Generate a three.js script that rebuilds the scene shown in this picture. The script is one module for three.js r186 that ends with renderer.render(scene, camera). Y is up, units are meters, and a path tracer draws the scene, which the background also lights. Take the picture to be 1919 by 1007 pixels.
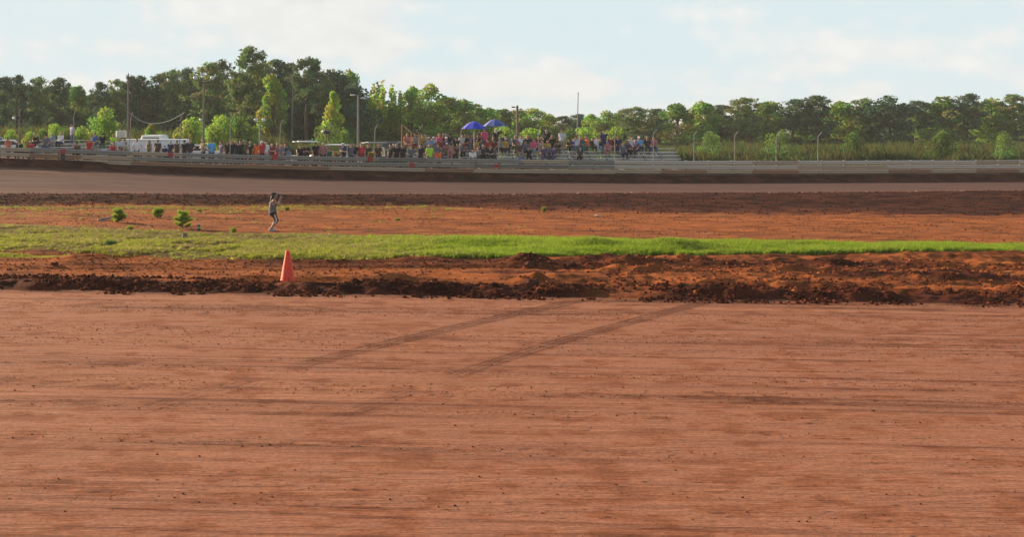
import * as THREE from 'three';
import { mergeGeometries, mergeVertices } from 'three/addons/utils/BufferGeometryUtils.js';
import { RoundedBoxGeometry } from 'three/addons/geometries/RoundedBoxGeometry.js';

// ---------------------------------------------------------------- camera, sky, sun, exposure
const scene = new THREE.Scene();
const F = 2333, EYE = 4.6, CX = 600, CY = 231;             // long lens, level, from a stand 4.6 m up
const camera = new THREE.PerspectiveCamera(2 * Math.atan(503.5 / F) * 180 / Math.PI, 1919 / 1007, 1, 6000);
camera.position.set(0, EYE, 0);
camera.lookAt(0, EYE, -10);
camera.setViewOffset(1919, 1007, 959.5 - CX, 503.5 - CY, 1919, 1007);

const EXPOSURE = 2.0;
const SUN_AZ = -50 * Math.PI / 180, SUN_EL = 17 * Math.PI / 180;   // behind the far straight, to the left
const SUN_DIR = new THREE.Vector3(Math.sin(SUN_AZ) * Math.cos(SUN_EL), Math.sin(SUN_EL), -Math.cos(SUN_AZ) * Math.cos(SUN_EL));

// seeded random numbers and lattice noise
function rng(seed) { let s = seed | 0; return () => { s = (s + 0x6d2b79f5) | 0; let t = Math.imul(s ^ (s >>> 15), 1 | s); t = (t + Math.imul(t ^ (t >>> 7), 61 | t)) ^ t; return ((t ^ (t >>> 14)) >>> 0) / 4294967296; }; }
function hash(x, y, s) { let h = Math.imul(x, 374761393) ^ Math.imul(y, 668265263) ^ Math.imul(s, 1274126177); h = Math.imul(h ^ (h >>> 13), 1274126177); return ((h ^ (h >>> 16)) >>> 0) / 4294967296; }
const fade = (t) => t * t * (3 - 2 * t);
const lerp = (a, b, t) => a + (b - a) * t;
const clamp = (v, a, b) => v < a ? a : v > b ? b : v;
const smooth = (a, b, v) => { const t = clamp((v - a) / (b - a), 0, 1); return t * t * (3 - 2 * t); };
function noise(x, y, s = 0, px = 0, py = 0) {              // 0..1; px, py: period in cells
  let xi = Math.floor(x), yi = Math.floor(y); const fx = fade(x - xi), fy = fade(y - yi);
  let x1 = xi + 1, y1 = yi + 1;
  if (px) { xi = ((xi % px) + px) % px; x1 = ((x1 % px) + px) % px; }
  if (py) { yi = ((yi % py) + py) % py; y1 = ((y1 % py) + py) % py; }
  return lerp(lerp(hash(xi, yi, s), hash(x1, yi, s), fx), lerp(hash(xi, y1, s), hash(x1, y1, s), fx), fy);
}
function fbm(x, y, s = 0, oct = 4, gain = 0.5) { let a = 1, v = 0, n = 0; for (let i = 0; i < oct; i++) { v += a * noise(x, y, s + i * 17); n += a; a *= gain; x *= 2.03; y *= 2.03; } return v / n; }
const table = (pts) => (v) => {                            // piecewise linear look-up [[x, y], ...]
  if (v <= pts[0][0]) return pts[0][1];
  for (let i = 1; i < pts.length; i++) if (v <= pts[i][0]) { const [a, b] = [pts[i - 1], pts[i]]; return lerp(a[1], b[1], (v - a[0]) / (b[0] - a[0])); }
  return pts[pts.length - 1][1];
};

{ // the sky: pale late-afternoon air with thin cream cloud, bluer overhead, brighter towards the sun
  const W = 2048, H = 1024, data = new Float32Array(W * H * 4), d = new THREE.Vector3();
  for (let j = 0; j < H; j++) for (let i = 0; i < W; i++) {
    const th = ((i + 0.5) / W - 0.5) * 2 * Math.PI, el = ((j + 0.5) / H - 0.5) * Math.PI;
    d.set(Math.cos(th) * Math.cos(el), Math.sin(el), Math.sin(th) * Math.cos(el));
    const sunny = Math.max(0, d.dot(SUN_DIR)), e = Math.max(0, el * 180 / Math.PI), a = Math.atan2(d.x, -d.z) * 180 / Math.PI;
    const up = smooth(5, 48, e), glow = Math.pow(sunny, 5);
    let r = lerp(0.71, 0.07, up), g = lerp(0.835, 0.16, up), b = lerp(0.872, 0.33, up);
    r = lerp(r, 0.86, glow * 0.75); g = lerp(g, 0.90, glow * 0.75); b = lerp(b, 0.87, glow * 0.75);
    const low = Math.exp(-e / 2.2);                        // white air low down
    r = lerp(r, 0.80, low * 0.35); g = lerp(g, 0.86, low * 0.35); b = lerp(b, 0.87, low * 0.35);
    // cloud: long soft sheets with brighter heaps
    const wrap = (f) => { const t = (a + 180) / 360; return lerp(f(a), f(a - 360), smooth(0.93, 1, t)); };
    const sheet = wrap((q) => fbm(q * 0.22 + 3.1, e * 0.62 + 0.35 * fbm(q * 0.5, e * 0.9, 71, 3), 5, 6, 0.55));
    const heap = wrap((q) => fbm(q * 0.95 + 9, e * 2.1, 31, 6, 0.62));
    const blob = (ca, ce, wa, we) => Math.exp(-(((a - ca) / wa) ** 2) - (((e - ce) / we) ** 2));
    const bank = 0.34 * blob(1.6, 4.6, 3.2, 1.7) + 0.36 * blob(7.2, 1.75, 5.2, 0.5) + 0.28 * blob(11.8, 1.7, 1.3, 0.9) + 0.30 * blob(2.6, 3.3, 1.4, 0.7)
      + 0.22 * blob(-3, 5.2, 3.5, 1.2) + 0.12 * blob(-9, 3.2, 5, 0.8) - 0.18 * blob(6.5, 1.0, 5, 0.35) - 0.22 * blob(11.5, 4.6, 4, 1.6) - 0.16 * blob(5.2, 2.9, 3, 0.45);
    const c = smooth(0.40, 0.72, sheet * 0.60 + heap * 0.52 + bank - 0.075) * (0.95 - 0.45 * up);
    const lum = 0.93 + 0.16 * (heap - 0.5) + 0.06 * (sheet - 0.5);
    r = lerp(r, 0.925 * lum, c); g = lerp(g, 0.925 * lum, c); b = lerp(b, 0.90 * lum, c);
    if (el < 0) { const k = smooth(0, -0.15, el); r = lerp(r, 0.30, k); g = lerp(g, 0.26, k); b = lerp(b, 0.22, k); }
    data.set([r / EXPOSURE, g / EXPOSURE, b / EXPOSURE, 1], (j * W + i) * 4);
  }
  const sky = new THREE.DataTexture(data, W, H, THREE.RGBAFormat, THREE.FloatType);
  sky.mapping = THREE.EquirectangularReflectionMapping; sky.magFilter = THREE.LinearFilter; sky.needsUpdate = true;
  scene.background = sky; scene.environment = sky;
}
const sun = new THREE.DirectionalLight(new THREE.Color(1, 0.76, 0.50), 5);
sun.position.copy(SUN_DIR).multiplyScalar(250).add(new THREE.Vector3(0, 0, -80));
sun.target.position.set(0, 0, -80);
sun.castShadow = true; sun.shadow.mapSize.set(4096, 4096);
Object.assign(sun.shadow.camera, { left: -120, right: 120, top: 90, bottom: -90, near: 1, far: 600 });
scene.add(sun, sun.target);
scene.fog = new THREE.FogExp2(new THREE.Color(0.86, 0.88, 0.86), 0.00028);

const renderer = new THREE.WebGLRenderer({ antialias: true });
renderer.toneMapping = THREE.LinearToneMapping;
renderer.toneMappingExposure = EXPOSURE;
renderer.shadowMap.enabled = true;

// ---------------------------------------------------------------- helpers
const V = (x, y, z) => new THREE.Vector3(x, y, z);
const taken = new Map();
function numbered(name) { const n = taken.get(name) || 0; taken.set(name, n + 1); return n ? `${name}_${String(n).padStart(3, '0')}` : name; }
function tag(o, label, category, group, kind) { if (label) o.userData.label = label; if (category) o.userData.category = category; if (group) o.userData.group = group; if (kind) o.userData.kind = kind; return o; }
function mesh(name, geo, mat, parent = scene) { const m = new THREE.Mesh(geo, mat); m.name = parent === scene ? numbered(name) : name; m.castShadow = m.receiveShadow = true; parent.add(m); return m; }
function thing(name, label, category, x, y, z, turn = 0, group) { const o = new THREE.Group(); o.name = numbered(name); o.position.set(x, y, z); o.rotation.y = turn; tag(o, label, category, group); scene.add(o); return o; }
const mat = (r, g, b, rough = 0.85, more = {}) => new THREE.MeshStandardMaterial({ color: new THREE.Color(r, g, b), roughness: rough, ...more });
const atX = (px, d) => (px - CX) / F * d;                  // metres across for a bearing at a distance
const atY = (py, d) => EYE - (py - CY) / F * d;            // metres up
function xf(geo, x = 0, y = 0, z = 0, rx = 0, ry = 0, rz = 0) { geo.rotateX(rx); geo.rotateY(ry); geo.rotateZ(rz); geo.translate(x, y, z); return geo; }
const box = (w, h, d, x = 0, y = 0, z = 0, rx = 0, ry = 0, rz = 0) => xf(new THREE.BoxGeometry(w, h, d), x, y, z, rx, ry, rz);
const rbox = (w, h, d, x = 0, y = 0, z = 0, r = 0.03, rx = 0, ry = 0, rz = 0) => xf(new RoundedBoxGeometry(w, h, d, 2, Math.min(r, w / 2.01, h / 2.01, d / 2.01)), x, y, z, rx, ry, rz);
const plain = (g) => { const q = g.index ? g.toNonIndexed() : g; for (const k of Object.keys(q.attributes)) if (!['position', 'normal', 'uv'].includes(k)) q.deleteAttribute(k); return q; };
const merge = (list) => mergeGeometries(list.map(plain));
function rod(a, b, r0, r1 = r0, seg = 8) { const dir = b.clone().sub(a), g = new THREE.CylinderGeometry(r1, r0, dir.length(), seg); g.applyQuaternion(new THREE.Quaternion().setFromUnitVectors(V(0, 1, 0), dir.clone().normalize())); g.translate(...a.clone().add(b).multiplyScalar(0.5).toArray()); return g; }
function tube(pts, r, seg = 24, rad = 6) { return new THREE.TubeGeometry(new THREE.CatmullRomCurve3(pts), seg, r, rad); }

// ---------------------------------------------------------------- the lie of the land (x across, d metres away from the lens)
const flat = (x) => clamp(x, -16, 26);
const edgeTrack = (x) => 33.0 - 0.105 * flat(x);                         // front straight meets the churned berm
const grassFront = table([[-14, 45.2], [-9.5, 44.6], [-6.4, 43.0], [-4.8, 42.0], [0, 41.9], [4.6, 41.9], [7.4, 42.6], [11, 43.2], [30, 44]]);
const grassBack = table([[-16, 56.2], [-9.2, 53.6], [-4.4, 51.4], [0, 50.6], [4.2, 49.2], [8.2, 47.8], [12, 46.6], [20, 46], [30, 45.4]]);
const dirtBack = table([[-20, 69.6], [0, 69.4], [6, 69.0], [8.5, 67.6], [11, 66.2], [13.3, 65.0], [15.6, 64.0], [22, 63], [40, 62]]);
const trackIn = table([[-30, 73], [0, 72.4], [10, 72.6], [20, 74], [40, 76], [80, 80]]);
const wallD = (x) => 97.5 + 0.1 * clamp(x, -40, 70);
const wallTop = (x) => { const q = clamp(x, -34, 40); return 2.01 - 0.024 * q + 0.0003 * q * q; };
const standGround = (x, d) => wallTop(x) - 0.88;
function ridged(x, y, s) { return 1 - Math.abs(2 * noise(x, y, s) - 1); }

function height(x, d) {
  const eA = edgeTrack(x), u = d - eA;
  const gF = grassFront(x), gB = grassBack(x), dB = dirtBack(x), tI = trackIn(x), w = wallD(x);
  if (u < 0) return 0.018 * (fbm(x * 0.35, d * 0.9, 3, 3) - 0.5) + 0.012 * (noise((x + 9.5 * d) * 0.02, (d + 0.105 * x) * 5.5, 9) - 0.5) * smooth(-0.1, -0.5, u);
  let h = 0;
  if (d < gF + 2) {
    const right = smooth(3.5, 9, x), wob = fbm(x * 0.3, d * 0.25, 41, 3) - 0.5;
    const bermW = 1.75 + 1.2 * (noise(x * 0.22, 1.5, 44) - 0.3);
    const ub = u - 0.55 * fbm(x * 0.9, d * 0.7, 43, 3) - 0.25 * noise(x * 3.1, d * 2.1, 42);
    const prof = smooth(0, 0.6, ub) * (1 - smooth(bermW * 0.6, bermW + 1.3, u));
    const gap = 1 - 0.75 * Math.exp(-(((x - 7.6 - 0.45 * u) / 0.75) ** 2));
    h += gap * prof * (0.04 + 0.15 * smooth(0.25, 0.75, fbm(x * 0.55, d * 0.35, 45, 3)));
    h += gap * smooth(0.05, 0.5, ub) * (1 - smooth(bermW * 0.8, bermW + 0.8, u)) * 0.22 * (fbm(x * 2.9, d * 3.2, 46, 4) - 0.42) * 1.3;
    const fur = smooth(bermW, bermW + 1, u) * smooth(gF + 0.3, gF - 0.7, d);
    h += fur * (0.17 * (ridged(x * 0.05 + wob, (d + 0.06 * x) * 0.62, 47) - 0.55) + 0.10 * (noise(x * 0.16, (d + 0.05 * x) * 2.3, 48) - 0.5) + 0.05 * (fbm(x * 2.2, d * 3, 49, 2) - 0.5) * noise(x * 0.3, d * 0.8, 50));
    h += right * smooth(0.3, 2, u) * smooth(gF + 0.3, gF - 1.2, d) * (0.36 * (fbm(x * 0.42, d * 0.75, 51, 4) - 0.44) + 0.14 * (fbm(x * 2.6, d * 2.6, 52, 2) - 0.45));
    const pile = (px, pd, r, a) => a * Math.exp(-(((x - px) / r) ** 2) - (((d - pd) / (r * 0.8)) ** 2)) * (0.75 + 0.6 * noise(x * 4, d * 4, 53));
    h += pile(6.2, 36.2, 0.45, 0.34) + pile(2.1, 36.6, 0.6, 0.16) + pile(6.6, 40.3, 0.8, 0.24) + pile(-7.9, 41.6, 0.9, 0.15) + pile(9.6, 40.4, 1.3, 0.25) + pile(-1.9, 37.0, 0.5, 0.10) + pile(3.4, 41.3, 1.1, 0.14);
  }
  const inG = smooth(gF - 0.5, gF + 0.6, d) * smooth(gB + 0.6, gB - 0.8, d);
  if (inG > 0) {
    h += inG * (0.05 + 0.14 * (fbm(x * 0.5, d * 0.5, 60, 3) - 0.45));
    const hump = (px, pd, rx, rd, a) => a * Math.exp(-(((x - px) / rx) ** 2) - (((d - pd) / rd) ** 2));
    h += inG * (hump(9.8, 45.1, 1.0, 0.7, 0.26) + hump(12.8, 45.0, 1.2, 0.7, 0.22) + hump(5.0, 46.6, 1.6, 0.8, 0.14));
  }
  if (d > gB - 1) {
    const k = smooth(gB - 1, gB + 1, d);
    h += k * (0.12 * (fbm(x * 0.18, d * 0.3, 62, 3) - 0.5) + 0.05 * (fbm(x * 1.1, d * 1.6, 63, 3) - 0.5));
  }
  if (d > dB - 1) {                                                       // moist berm up to the far straight
    const k = smooth(dB - 0.8, tI, d);
    h += k * 0.42 + smooth(dB - 0.5, dB + 0.5, d) * smooth(tI + 0.3, tI - 0.5, d) * (0.16 * (fbm(x * 0.35, d * 0.9, 65, 3) - 0.45) + 0.05 * (fbm(x * 1.6, d * 2.4, 66, 2) - 0.45));
  }
  if (d > tI) {                                                           // far straight, banked more to the left, then the lip under the rail
    const lip = w - 1.5, out = wallTop(x) - 1.17 - 0.55 + 0.32 * smooth(5, -22, x) - 0.0;
    h = lerp(h, lerp(0.42, out, Math.pow(clamp((d - tI) / (lip - tI), 0, 1), 1.25)) + 0.05 * (noise(x * 0.1, d * 0.4, 68) - 0.5), smooth(tI, tI + 1.2, d));
    if (d > lip) h += smooth(lip, w - 0.25, d) * (wallTop(x) - 1.17 + 0.35 * smooth(-14.5, -18, x) - out) + 0.12 * smooth(lip, lip + 0.3, d) * smooth(w, w - 0.4, d) * (fbm(x * 1.4, d * 2.2, 69, 3) - 0.5);
    if (d > w - 0.15) h = lerp(h, standGround(x, d) + 0.05 * (fbm(x * 0.4, d * 0.4, 70, 2) - 0.5), smooth(w - 0.15, w + 0.5, d));
  }
  return h;
}
const ground = (x, z) => height(x, -z);

// soil colours (linear): dry red clay, orange clay, dark moist clay, the rolled grey-pink clay of the racing line
const C = { dry: [0.345, 0.104, 0.034], orange: [0.43, 0.120, 0.029], pale: [0.42, 0.178, 0.094], moist: [0.115, 0.029, 0.014], wet: [0.060, 0.0155, 0.0085], rolled: [0.160, 0.073, 0.053], track: [0.345, 0.146, 0.083], turf: [0.12, 0.125, 0.030], stand: [0.22, 0.15, 0.10] };
const mix3 = (a, b, t) => [lerp(a[0], b[0], t), lerp(a[1], b[1], t), lerp(a[2], b[2], t)];
function soil(x, d) {
  const eA = edgeTrack(x), u = d - eA, gF = grassFront(x), gB = grassBack(x), dB = dirtBack(x), tI = trackIn(x), w = wallD(x);
  const n1 = fbm(x * 0.25, d * 0.5, 80, 4), n2 = fbm(x * 1.3, d * 2.4, 84, 3), n3 = noise(x * 0.07, (d + 0.105 * x) * 1.7, 88);
  let c;
  if (u < 0) {
    c = mix3(C.track, C.dry, 0.55 * smooth(0.45, 0.72, n3) + 0.2 * n2);
    c = mix3(c, C.pale, 0.45 * smooth(0.5, 0.8, n1));
    c = mix3(c, C.moist, 0.30 * smooth(0.62, 0.86, noise(x * 0.05, (d + 0.105 * x) * 0.55, 90)));
    // tyre tracks that leave the racing line: sets of grooves running off at an angle
    for (const [x0, d0, x1, d1, wd] of [[3.6, 22.0, 7.0, 32.2, 0.55], [9.2, 22.5, 12.0, 32.0, 0.5], [-3.5, 12, 3.9, 23.0, 0.5], [14, 18, 17.4, 31.6, 0.6]]) {
      const dx = x1 - x0, dd = d1 - d0, L = Math.hypot(dx, dd), t = ((x - x0) * dx + (d - d0) * dd) / (L * L), s = ((x - x0) * dd - (d - d0) * dx) / L + 0.25 * Math.sin(t * 3);
      if (t > -0.05 && t < 1.02) { const g = Math.exp(-((s / wd) ** 4)) * (0.45 + 0.55 * smooth(0.35, 0.65, noise(s * 9 + 50, t * 6, 92))); c = mix3(c, C.moist, 0.62 * g); }
    }
    return mix3(c, C.moist, 0.5 * smooth(-0.5, 0, u) * n2);
  }
  if (d < gF) {
    const bermW = 1.75 + 1.2 * (noise(x * 0.22, 1.5, 44) - 0.3);
    const strip = noise(x * 0.05 + n1, (d + 0.06 * x) * 1.15, 94), right = smooth(3.5, 9, x);
    c = mix3([0.52, 0.165, 0.050], C.orange, n1);
    c = mix3(c, C.moist, clamp(0.72 * smooth(0.52, 0.70, strip) + right * 0.45 * smooth(0.42, 0.62, fbm(x * 0.5, d, 96, 3)), 0, 1));
    c = mix3(c, C.pale, 0.35 * smooth(0.6, 0.8, n2) * (1 - right));
    const rut = Math.exp(-(((x - 7.6 - 0.45 * u) / 0.9) ** 2)); c = mix3(c, C.dry, 0.6 * rut);
    const ub = u - 0.55 * fbm(x * 0.9, d * 0.7, 43, 3) - 0.25 * noise(x * 3.1, d * 2.1, 42); return mix3(C.track, mix3(mix3(C.wet, [0.145, 0.040, 0.020], smooth(0.3, 0.7, n2)), c, Math.max(0.75 * rut, smooth(bermW - 0.7, bermW + 0.6, u + 1.6 * (n2 - 0.5) + 0.9 * (n1 - 0.5)))), smooth(-0.05, 0.08, ub));
  }
  if (d < tI) {
    c = mix3([0.42, 0.138, 0.046], [0.50, 0.155, 0.042], smooth(0.35, 0.65, n1) * 0.7 + 0.25 * smooth(-4, 10, x));
    c = mix3(c, C.pale, 0.30 * smooth(0.5, 0.75, n2));
    c = mix3(c, C.moist, 0.5 * smooth(0.61, 0.74, fbm(x * 0.35, d * 1.1, 98, 4)));
    c = mix3(c, C.turf, 0.5 * smooth(dB - 4, dB - 2, d) * smooth(0.52, 0.64, fbm(x * 0.3, d * 0.9, 99, 3)) * smooth(9, 3, x));
    const inG = smooth(gF - 0.1, gF + 0.3, d) * smooth(gB + 0.5, gB - 0.3, d);
    c = mix3(c, C.turf, inG * 0.85);
    return mix3(c, mix3(mix3(C.wet, [0.135, 0.038, 0.020], smooth(0.35, 0.7, n2)), [0.26, 0.078, 0.036], 0.75 * smooth(dB + 3.6, dB, d) * smooth(0.35, 0.6, n1) * smooth(4, 9, x)), smooth(dB - 0.5, dB + 0.5, d + (n2 - 0.5) * 3.0));
  }
  const t = (d - tI) / (w - 1.5 - tI);
  c = mix3(C.rolled, C.track, 0.45 * smooth(0.25, 0.0, t) + 0.25 * smooth(0.55, 0.75, noise(x * 0.05, d * 1.4, 100)));
  c = mix3(C.moist, c, smooth(0, 0.07, t + (n2 - 0.5) * 0.06));
  c = mix3(c, C.moist, 0.55 * smooth(0.62, 1.0, t + 0.2 * (n1 - 0.5)) + 0.25 * smooth(0.5, 0.8, n1));
  c = mix3(c, mix3([0.085, 0.026, 0.015], [0.15, 0.050, 0.030], smooth(0.35, 0.65, n2)), smooth(0.93, 1.03, t + 0.08 * (n2 - 0.5)));
  if (d > w) c = mix3(C.stand, C.turf, 0.6 * smooth(w + 8, w + 14, d));
  return c;
}

// tileable grain, as colour factor and as relief
function grainTexture(N, seed, base, streak, pebbles) {
  const col = new Uint8Array(N * N * 4), hgt = new Uint8Array(N * N * 4), R = rng(seed);
  const hh = new Float32Array(N * N);
  for (let j = 0; j < N; j++) for (let i = 0; i < N; i++) {
    let v = 0, a = 1, n = 0, f = base;
    for (let o = 0; o < 6; o++) { const fx = Math.max(1, Math.round(f / streak)); v += a * noise(i / N * fx, j / N * f, seed + o * 7, fx, f); n += a; a *= 0.72; f *= 2; }
    hh[j * N + i] = v / n;
  }
  for (let k = 0; k < pebbles; k++) {                      // small stones and crumbs
    const cx = R() * N, cy = R() * N, r = 1 + R() * R() * 4, s = (R() < 0.62 ? -1 : 1) * (0.10 + 0.2 * R());
    for (let y = -6; y <= 6; y++) for (let x = -6; x <= 6; x++) { const q = Math.hypot(x, y) / r; if (q < 1) hh[((Math.floor(cy + y) + N) % N) * N + (Math.floor(cx + x) + N) % N] += s * (1 - q); }
  }
  for (let k = 0; k < N * N; k++) {
    const v = clamp((hh[k] - 0.5) * 2.6, -1, 1), g = 0.79 + 0.21 * v * (v < 0 ? 1.5 : 1);
    col.set([255 * clamp(g, 0, 1), 255 * clamp(g * (0.985 + 0.02 * v), 0, 1), 255 * clamp(g * (0.97 + 0.03 * v), 0, 1), 255], k * 4);
    const b = 255 * clamp(0.5 + (hh[k] - 0.5) * 1.3, 0, 1); hgt.set([b, b, b, 255], k * 4);
  }
  const make = (data, srgb) => { const t = new THREE.DataTexture(data, N, N); t.wrapS = t.wrapT = THREE.RepeatWrapping; t.magFilter = THREE.LinearFilter; t.minFilter = THREE.LinearMipmapLinearFilter; if (srgb) t.colorSpace = THREE.SRGBColorSpace; t.needsUpdate = true; return t; };
  return [make(col, true), make(hgt, false)];
}
const [grainMap, grainBump] = grainTexture(1024, 11, 10, 1.4, 5200);
const [streakMap, streakBump] = grainTexture(2048, 23, 22, 7, 9000);
const soilMat = new THREE.MeshPhysicalMaterial({ vertexColors: true, map: grainMap, bumpMap: grainBump, bumpScale: 0.05, roughness: 1, specularIntensity: 0.12 });
const rolledMat = new THREE.MeshPhysicalMaterial({ vertexColors: true, map: streakMap, bumpMap: streakBump, bumpScale: 0.012, roughness: 0.8, specularIntensity: 0.25 });
// the near racing surface: one picture of its streaks, damp lanes, tyre tracks and crumbs, laid out in metres
const TX0 = -11, TX1 = 21, TD0 = 11.5, TD1 = 34.5;
const trackMap = (() => {
  const N = 2048, data = new Uint8Array(N * N * 4), R = rng(606), lum = new Float32Array(N * N);
  const sx = (TX1 - TX0) / N, sd = (TD1 - TD0) / N;
  for (let k = 0; k < 60000; k++) {                        // pressed-in crumbs, thick along some lanes
    const x = TX0 + R() * (TX1 - TX0), d = TD0 + R() * (TD1 - TD0), lane = noise(x * 0.05, (d + 0.105 * x) * 2.2, 301); if (lane < 0.35 + 0.4 * R()) continue;
    const r = (0.008 + 0.035 * Math.pow(R(), 5)), long = 1 + 2.5 * R(), v = R() < 0.72 ? -0.55 : 0.3, ci = (x - TX0) / sx, cj = (d - TD0) / sd, ri = r * long / sx, rj = r / sd;
    for (let j = -Math.ceil(rj); j <= rj; j++) for (let i = -Math.ceil(ri); i <= ri; i++) { const q = Math.hypot(i / Math.max(ri, 0.5), j / Math.max(rj, 0.5)), a = Math.floor(ci + i), b = Math.floor(cj + j); if (q < 1 && a >= 0 && b >= 0 && a < N && b < N) lum[b * N + a] += v * (1 - q * q); }
  }
  const tracks = [[-7.2, 12.5, 7.7, 33.4, 0.34, 4], [-4.2, 11.5, 10.4, 32.6, 0.30, 4]];
  for (let j = 0; j < N; j++) for (let i = 0; i < N; i++) {
    const x = TX0 + i * sx, d = TD0 + j * sd, v = d + 0.105 * x, w = 0.25 * (noise(x * 0.12, v * 0.4, 311) - 0.5);
    const s1 = noise(x * 0.045, (v + w) * 0.75, 313), s2 = noise(x * 0.09, (v + w) * 2.7, 315), s3 = noise(x * 0.22, v * 8.5, 317), s4 = noise(x * 0.8, v * 26, 319), g = noise(x * 30, d * 34, 321), f = fbm(x * 2.1, d * 3.3, 323, 3);
    let c = mix3(C.track, C.pale, 0.5 * smooth(0.5, 0.8, s1)); c = mix3(c, C.dry, 0.45 * smooth(0.45, 0.7, f));
    let dark = 0.34 * smooth(0.48, 0.8, s1 * 0.55 + s2 * 0.45) + 0.34 * smooth(0.60, 0.80, s3) * smooth(0.35, 0.7, s2) + 0.28 * smooth(0.62, 0.85, s4) * smooth(0.3, 0.65, s3) + 0.34 * smooth(0.52, 0.78, f) + 0.09 * smooth(0.56, 0.7, fbm(x * 0.35, v * 0.9, 341, 4));
    for (const [x0, d0, x1, d1, wd, gr] of tracks) {
      const dx = x1 - x0, dd = d1 - d0, L = Math.hypot(dx, dd), t = ((x - x0) * dx + (d - d0) * dd) / (L * L); if (t < -0.01 || t > 1.01) continue;
      const s = ((x - x0) * dd - (d - d0) * dx) / L + 0.9 * Math.sin(t * 3.14);
      for (const off of [0]) { const q = (s - off) / wd; if (Math.abs(q) < 1.05) { const groove = 0.5 + 0.5 * Math.cos(q * Math.PI * gr), bar = 0.75 + 0.25 * smooth(0.3, 0.6, noise(s * 14 + 40, t * L * 7, 331)); dark += (0.30 + 0.60 * groove) * bar * smooth(1.05, 0.6, Math.abs(q)) * Math.max(smooth(0.12, 0.45, noise(t * L * 0.5, s * 2 + 9, 333)), smooth(0.78, 0.88, t)) * smooth(0.12, 0.8, t); } }
    }
    const pale = smooth(0.66, 0.86, s3) * smooth(0.62, 0.4, s2) * 0.45;
    c = mix3(c, C.pale, pale); c = mix3(c, [0.115, 0.036, 0.018], clamp(dark, 0, 0.85));
    const k = clamp((0.72 + 0.44 * g + 0.16 * (s4 - 0.5)) * (1 + lum[j * N + i]), 0.12, 1.6), o = (j * N + i) * 4;
    for (let n = 0; n < 3; n++) { const q = clamp(c[n] * k, 0, 1); data[o + n] = 255 * (q <= 0.0031308 ? 12.92 * q : 1.055 * Math.pow(q, 1 / 2.4) - 0.055); } data[o + 3] = 255;
  }
  const t = new THREE.DataTexture(data, N, N); t.wrapS = t.wrapT = THREE.MirroredRepeatWrapping; t.magFilter = THREE.LinearFilter; t.minFilter = THREE.LinearMipmapLinearFilter; t.colorSpace = THREE.SRGBColorSpace; t.needsUpdate = true; return t;
})();
const trackBump = streakBump.clone(); trackBump.repeat.set((TX1 - TX0) / 7, (TD1 - TD0) / 7); trackBump.needsUpdate = true;
const trackMat = new THREE.MeshPhysicalMaterial({ map: trackMap, bumpMap: trackBump, bumpScale: 0.03, roughness: 0.95, specularIntensity: 0.2 });

function sheet(name, label, material, x0, x1, nx, dAt, nd, tile) {       // a height-field between two lines across the view
  const pos = [], col = [], uv = [], idx = [];
  for (let j = 0; j <= nd; j++) for (let i = 0; i <= nx; i++) {
    const x = lerp(x0, x1, i / nx), [da, db] = dAt(x), d = lerp(da, db, j / nd);
    pos.push(x, height(x, d), -d); if (tile) { col.push(...soil(x, d)); uv.push((x - 0.105 * d) / tile, (d + 0.105 * x) / tile); } else uv.push((x - TX0) / (TX1 - TX0), (d - TD0) / (TD1 - TD0));
  }
  for (let j = 0; j < nd; j++) for (let i = 0; i < nx; i++) { const a = j * (nx + 1) + i, b = a + nx + 1; idx.push(a, a + 1, b, a + 1, b + 1, b); }
  const g = new THREE.BufferGeometry();
  g.setAttribute('position', new THREE.Float32BufferAttribute(pos, 3)); if (tile) g.setAttribute('color', new THREE.Float32BufferAttribute(col, 3)); g.setAttribute('uv', new THREE.Float32BufferAttribute(uv, 2));
  g.setIndex(idx); g.computeVertexNormals();
  return tag(mesh(name, g, material), label, null, null, 'structure');
}
{
  const far = new THREE.PlaneGeometry(9000, 9000); far.rotateX(-Math.PI / 2);
  tag(mesh('ground', far, mat(0.075, 0.085, 0.035, 1)), 'dull green and brown ground reaching to the horizon beneath everything', null, null, 'structure').position.y = -0.35;
  sheet('front_track', 'rolled pinkish clay racing surface nearest the lens', trackMat, -26, 30, 420, (x) => [2, edgeTrack(x) - 0.001], 300, 0);
  sheet('infield_berm', 'churned clay between the near racing surface and the grass', soilMat, -15, 30, 760, (x) => [edgeTrack(x), grassFront(x)], 230, 6);
  sheet('infield', 'red clay infield with the grass strip', soilMat, -26, 44, 430, (x) => [grassFront(x), dirtBack(x) - 0.6], 190, 6);
  sheet('far_berm', 'dark moist clay slope below the far straight', soilMat, -34, 60, 560, (x) => [dirtBack(x) - 0.6, trackIn(x) + 0.6], 60, 6);
  sheet('far_track', 'grey pink rolled clay of the far straight', rolledMat, -44, 70, 420, (x) => [trackIn(x) + 0.6, wallD(x) - 1.6], 100, 9);
  sheet('bank', 'dark clay lip under the guard rail', soilMat, -44, 70, 520, (x) => [wallD(x) - 1.6, wallD(x) + 0.6], 26, 6);
  sheet('spectator_ground', 'worn ground behind the guard rail', soilMat, -120, 190, 300, (x) => [wallD(x) + 0.6, 420], 120, 8);
}

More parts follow.
